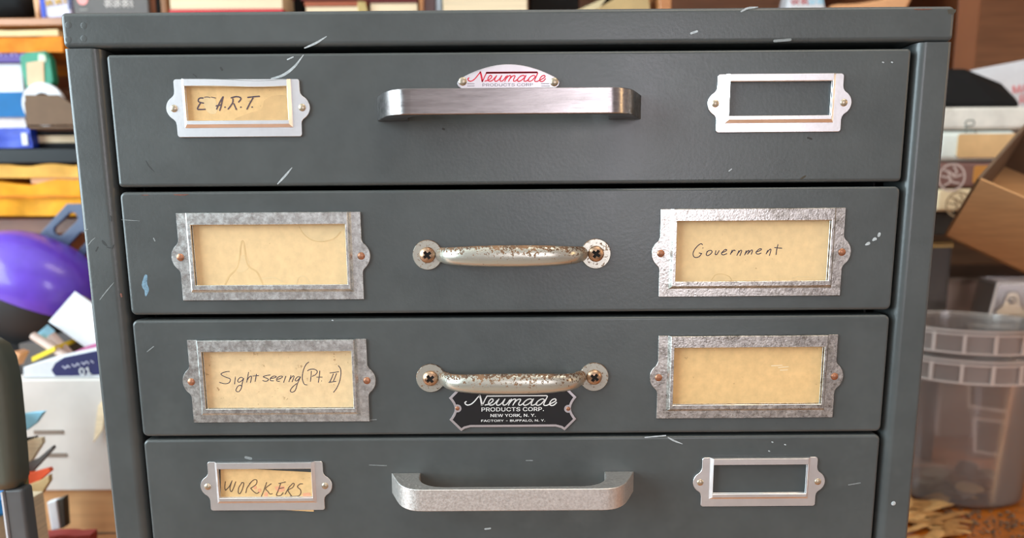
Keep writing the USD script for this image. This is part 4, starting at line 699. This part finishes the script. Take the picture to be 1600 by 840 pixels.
# tilted open cardboard box
P1 = at(1527, 278, .26); u1, u2, u3 = np.array([.722, -.526, -.449]), np.array([.691, .553, .464]), np.array([-.002, .647, -.762])
A, B, Cc, th = .17, .13, .060, .0024
t = X('cardboard_box', 'tilted open cardboard box leaning over the clear containers', 'box', P1)
M('front_wall', obox(P1, u1 * A, u2 * th, u3 * Cc), CORR, t); M('side_wall', obox(P1, u1 * th, u2 * B, u3 * Cc), CORRDARK, t); M('back_wall', obox(P1 + u2 * (B - th), u1 * A, u2 * th, u3 * Cc), CORRDARK, t); M('side_wall', obox(P1 + u1 * (A - th), u1 * th, u2 * B, u3 * Cc), CORRDARK, t); M('bottom', obox(P1 + u3 * (Cc - th), u1 * A, u2 * B, u3 * th), CORR, t)  # inner walls use the darker card, shade put into the colour
FLOORZ = -9.0
# clear plastic things
def pot(r0, r1, h, th=.0012, lip=0): return [(0, 0), (r0 - .004, 0), (r0, .004), (r1, h), (r1 - th, h), (r0 - th, .005), (r0 - .005, .0015), (0, .0015)]
pf = on(1500, 800, 0); TX, TY, TR = at(1487, 700, pf[1] + .068)[0], pf[1] + .068, .066
t = X('tub', 'clear round plastic tub with a ribbed collar, dark stones inside', 'tub', (TX, TY, 0)); M('wall', lathe(pot(TR, TR * 1.10, .154), 56, (TX, TY, .0004)), CLEAR, t, smooth=40)
def collar(t, z, r, h, n, gap=True):
    M('collar', lathe([(r, z), (r + .0012, z), (r + .0012, z + h), (r, z + h), (r, z)], 56, (TX, TY, 0)), FROST, t, smooth=40)
    for dz in (0, h - .0022, h + .0012): M('collar_ring', lathe([(r - .001, z + dz), (r + .003, z + dz), (r + .003, z + dz + .0016), (r - .001, z + dz + .0016), (r - .001, z + dz)], 56, (TX, TY, 0)), RIM, t, smooth=40)
    for k in range(n):
        a = 2 * math.pi * k / n; c = np.array([TX + (r + .002) * math.cos(a), TY + (r + .002) * math.sin(a)]); b = bx(-.0013, -.0016, z, .0013, .0016, z + h); b.apply_transform(trimesh.transformations.rotation_matrix(a, (0, 0, 1))); b.apply_translation((*c, 0)); M('rib', b, RIM, t)
collar(t, .129, TR * 1.10, .020, 18)
t = X('tub', 'second clear round tub nested in the first, its collar above', 'tub', (TX, TY, .15)); M('wall', lathe([(TR * .97, 0), (TR * .99, .0), (TR * 1.05, .052), (TR * 1.035, .052), (TR * .97, 0)], 56, (TX, TY, .130)), CLEAR, t, smooth=40); collar(t, .158, TR * 1.09, .020, 18)
t = X('bin', 'taupe translucent plastic bin behind the round tubs', 'bin', at(1520, 720, .60)); x0, x1, za, zb = rect_px((1444, 440, 1760, 720), .60); M('bin_body', bx(x0, .60, 0, x1, .80, zb, .006), mat('taupe_plastic', (.62, .51, .44), .45, var=.1, vscale=12), t, smooth=40); M('bin_rim', bx(x0 - .003, .596, zb - .006, x1, .804, zb + .002, .002), FROST, t, smooth=40)
x0, x1, za, zb = rect_px((1370, 386, 1477, 600), .50); t = X('display_case', 'clear upright plastic case with a brassy rim beside the cabinet', 'case', ((x0 + x1) / 2, .52, 0))
for a in ((x0, .50, x1, .502), (x0, .56, x1, .562), (x0, .502, x0 + .002, .56), (x1 - .002, .502, x1, .56)): M('case_wall', bx(a[0], a[1], 0.0004, a[2], a[3], zb), CRYSTAL, t)
M('case_rim', bx(x0 - .001, .4985, zb - .0035, x1 + .001, .4999, zb - .001, .0003), BRASS, t); M('case_lid', bx(x0 - .001, .499, zb, x1 + .001, .563, zb + .002, .0008), BRASS, t, smooth=40)
STEEL = mat('clip_steel', (.62, .52, .34), .32, metal=1.0)
def tray_box(label, tl, bl, Y, ang, L_, name='clear_box'):
    """Small clear drawer, end corner at the given pixels, running to the right and towards the viewer."""
    a, b = at(*tl, Y), at(*bl, Y); e = np.array([math.cos(ang), -math.sin(ang), 0]); n = np.array([math.sin(ang), math.cos(ang), 0]); h = a[2] - b[2]; s = (a - b) * (1, 0, 0)
    up = np.array([0, 0, h]) + s * .6; t = X(name, label, 'box', b); w = .0030
    M('front_face', obox(b, e * L_, n * .0012, up), CRYSTAL, t); M('bottom', obox(b, e * L_, n * .07, (0, 0, .0012)), CLEAR, t); M('end_wall', obox(b, e * .0012, n * .07, up), CLEAR, t); M('back_wall', obox(b + n * .069, e * L_, n * .0012, up), CRYSTAL, t)
    for c0, v in ((b, e * L_), (b + up - (0, 0, w), e * L_)): M('rim', obox(c0 - n * .0016, v, n * .0028, (0, 0, w)), RIM, t)
    M('rim', obox(b - n * .0016, e * w, n * .0028, up), RIM, t); M('rim', obox(b + up - (0, 0, w), e * w, n * .07, (0, 0, w)), RIM, t)
    return b, e, n
YT = .525
b4 = tray_box('small clear box at the bottom of the stack of clear boxes', (1517, 651), (1521, 706), YT, .62, .12)
b3 = tray_box('small clear box third from the top of the stack', (1510, 588), (1511, 636), YT, .62, .12)
b2 = tray_box('small clear box just under the one holding the clip', (1507, 505), (1516, 572), YT - .01, .42, .12)
b1 = tray_box('small clear box on top of the stack, holding a bulldog clip', (1563, 440), (1542, 500), YT - .005, .30, .10)
c0 = b1[0] + b1[1] * .026 + b1[2] * .012
t = X('bulldog_clip', 'brass-toned bulldog clip inside the topmost clear box', 'clip', c0); g = Polygon([(-.016, .002), (.016, .002), (.014, .010), (.008, .016), (.006, .028), (.003, .031), (-.003, .031), (-.006, .028), (-.008, .016), (-.014, .010)]).buffer(.001)
m = front(prism(g, fillet(.004, .0012, 2))); m.apply_transform(trimesh.transformations.rotation_matrix(-.30, (0, 0, 1))); m.apply_translation(c0 + (0, 0, .001)); M('clip_plate', m, STEEL, t, smooth=40)
m = front(dome(.0045, .003, 18)); m.apply_transform(trimesh.transformations.rotation_matrix(-.30, (0, 0, 1))); m.apply_translation(c0 + b1[2] * -.004 + (0, 0, .023)); M('rivet', m, STEEL, t, smooth=40)
m = rod(c0 + b1[1] * -.015 + b1[2] * -.004 + (0, 0, .004), c0 + b1[1] * .015 + b1[2] * -.004 + (0, 0, .004), .0022); M('jaw_roll', m, STEEL, t, smooth=50)
# stones in the tub
STONE = [plain('dark_stone', (74, 66, 58), .3, var=.35, vscale=120), plain('grey_stone', (138, 130, 116), .3, var=.3, vscale=120), plain('brown_stone', (104, 80, 62), .3, var=.3, vscale=120)]
def stone(c, r, h, seed, tilt):
    m = trimesh.creation.icosphere(2, 1.0); v = m.vertices * (r, r * .7, h); v *= 1 + .22 * (meshkit.noise(m.vertices * 1.3 + seed, seed)[:, None] - .5) * 2; m.vertices = v
    m.apply_transform(trimesh.transformations.euler_matrix(tilt[0], tilt[1], tilt[2])); m.apply_translation(np.asarray(c) - (0, 0, m.bounds[0][2])); return m
sr_ = np.random.default_rng(5); placed = []
for k in range(26):
    lay = k // 12; a = sr_.uniform(3.3, 6.3); rr = TR * (.80 - .12 * lay) * math.sqrt(sr_.uniform(.15, 1)); c = (TX + rr * .82 * math.cos(a), TY + rr * .82 * math.sin(a) , .0024 + .0085 * lay)
    M('stone', stone(c, sr_.uniform(.011, .017), sr_.uniform(.0038, .0055), k, (sr_.normal() * .15, sr_.normal() * .15, sr_.uniform(0, 6))), STONE[k % 3], label='flat dark stone in the heap inside the round tub', cat='stone', group='dark stones heaped inside the round tub', smooth=50)
M('stone', stone((TX - .012, TY - TR * .80, .016), .014, .004, 91, (.12, .05, .2)), plain('bone_stone', (196, 172, 128), .45, var=.15), label='pale bone-coloured flat stone at the front of the dark heap', cat='stone', smooth=50)
# wood shavings and crumbs on the desk
SHAVE = [mat('shaving_light', (.74, .44, .17), .7, var=.25, vscale=90), mat('shaving_dark', (.55, .28, .09), .7, var=.25, vscale=90)]
sr_ = np.random.default_rng(11)
for k in range(30):
    px, py = sr_.uniform(1405, 1500), sr_.uniform(770, 850); c = on(px, py, 0); L_ = sr_.uniform(.014, .028); w_ = sr_.uniform(.0035, .0065); n = 10; tt = np.linspace(-1, 1, n); ang = sr_.normal() * .35 + .2
    zc_ = .0022 + .0035 * (1 - tt ** 2) * sr_.uniform(.3, 1); V = []
    m = sweep(np.c_[tt * L_, .002 * np.sin(tt * 2), zc_], np.full(n, .0009), w_ * np.sqrt(np.clip(1 - (tt * .95) ** 2, .05, 1)), (0, 0, 1), 10); m.apply_transform(trimesh.transformations.rotation_matrix(ang, (0, 0, 1))); m.apply_translation((c[0], c[1], max(0, -m.bounds[0][2]) + .0006 * (k % 4)))
    M('wood_shaving', m, SHAVE[k % 2], label='curled wood shaving scattered on the desk near the tub', cat='wood shaving', group='wood shavings on the desk', smooth=50)
cr_ = []
for k in range(260):
    px = sr_.uniform(1410, 1600); py = 800 + (px - 1440) * .16 + sr_.normal() * 14; py = min(max(py, 770), 850); c = on(px, py, 0); r = sr_.uniform(.0005, .0018)
    m = trimesh.creation.icosphere(0, r); m.vertices *= (1.4, 1, .7); m.apply_translation((c[0], c[1], r * .6)); cr_.append(m)
M('crumbs', cat_(cr_), mat('crumb', (.20, .13, .08), .8, var=.9, vscale=300), label='dark crumbs and grit scattered across the desk by the tub', cat='debris', kind='stuff')
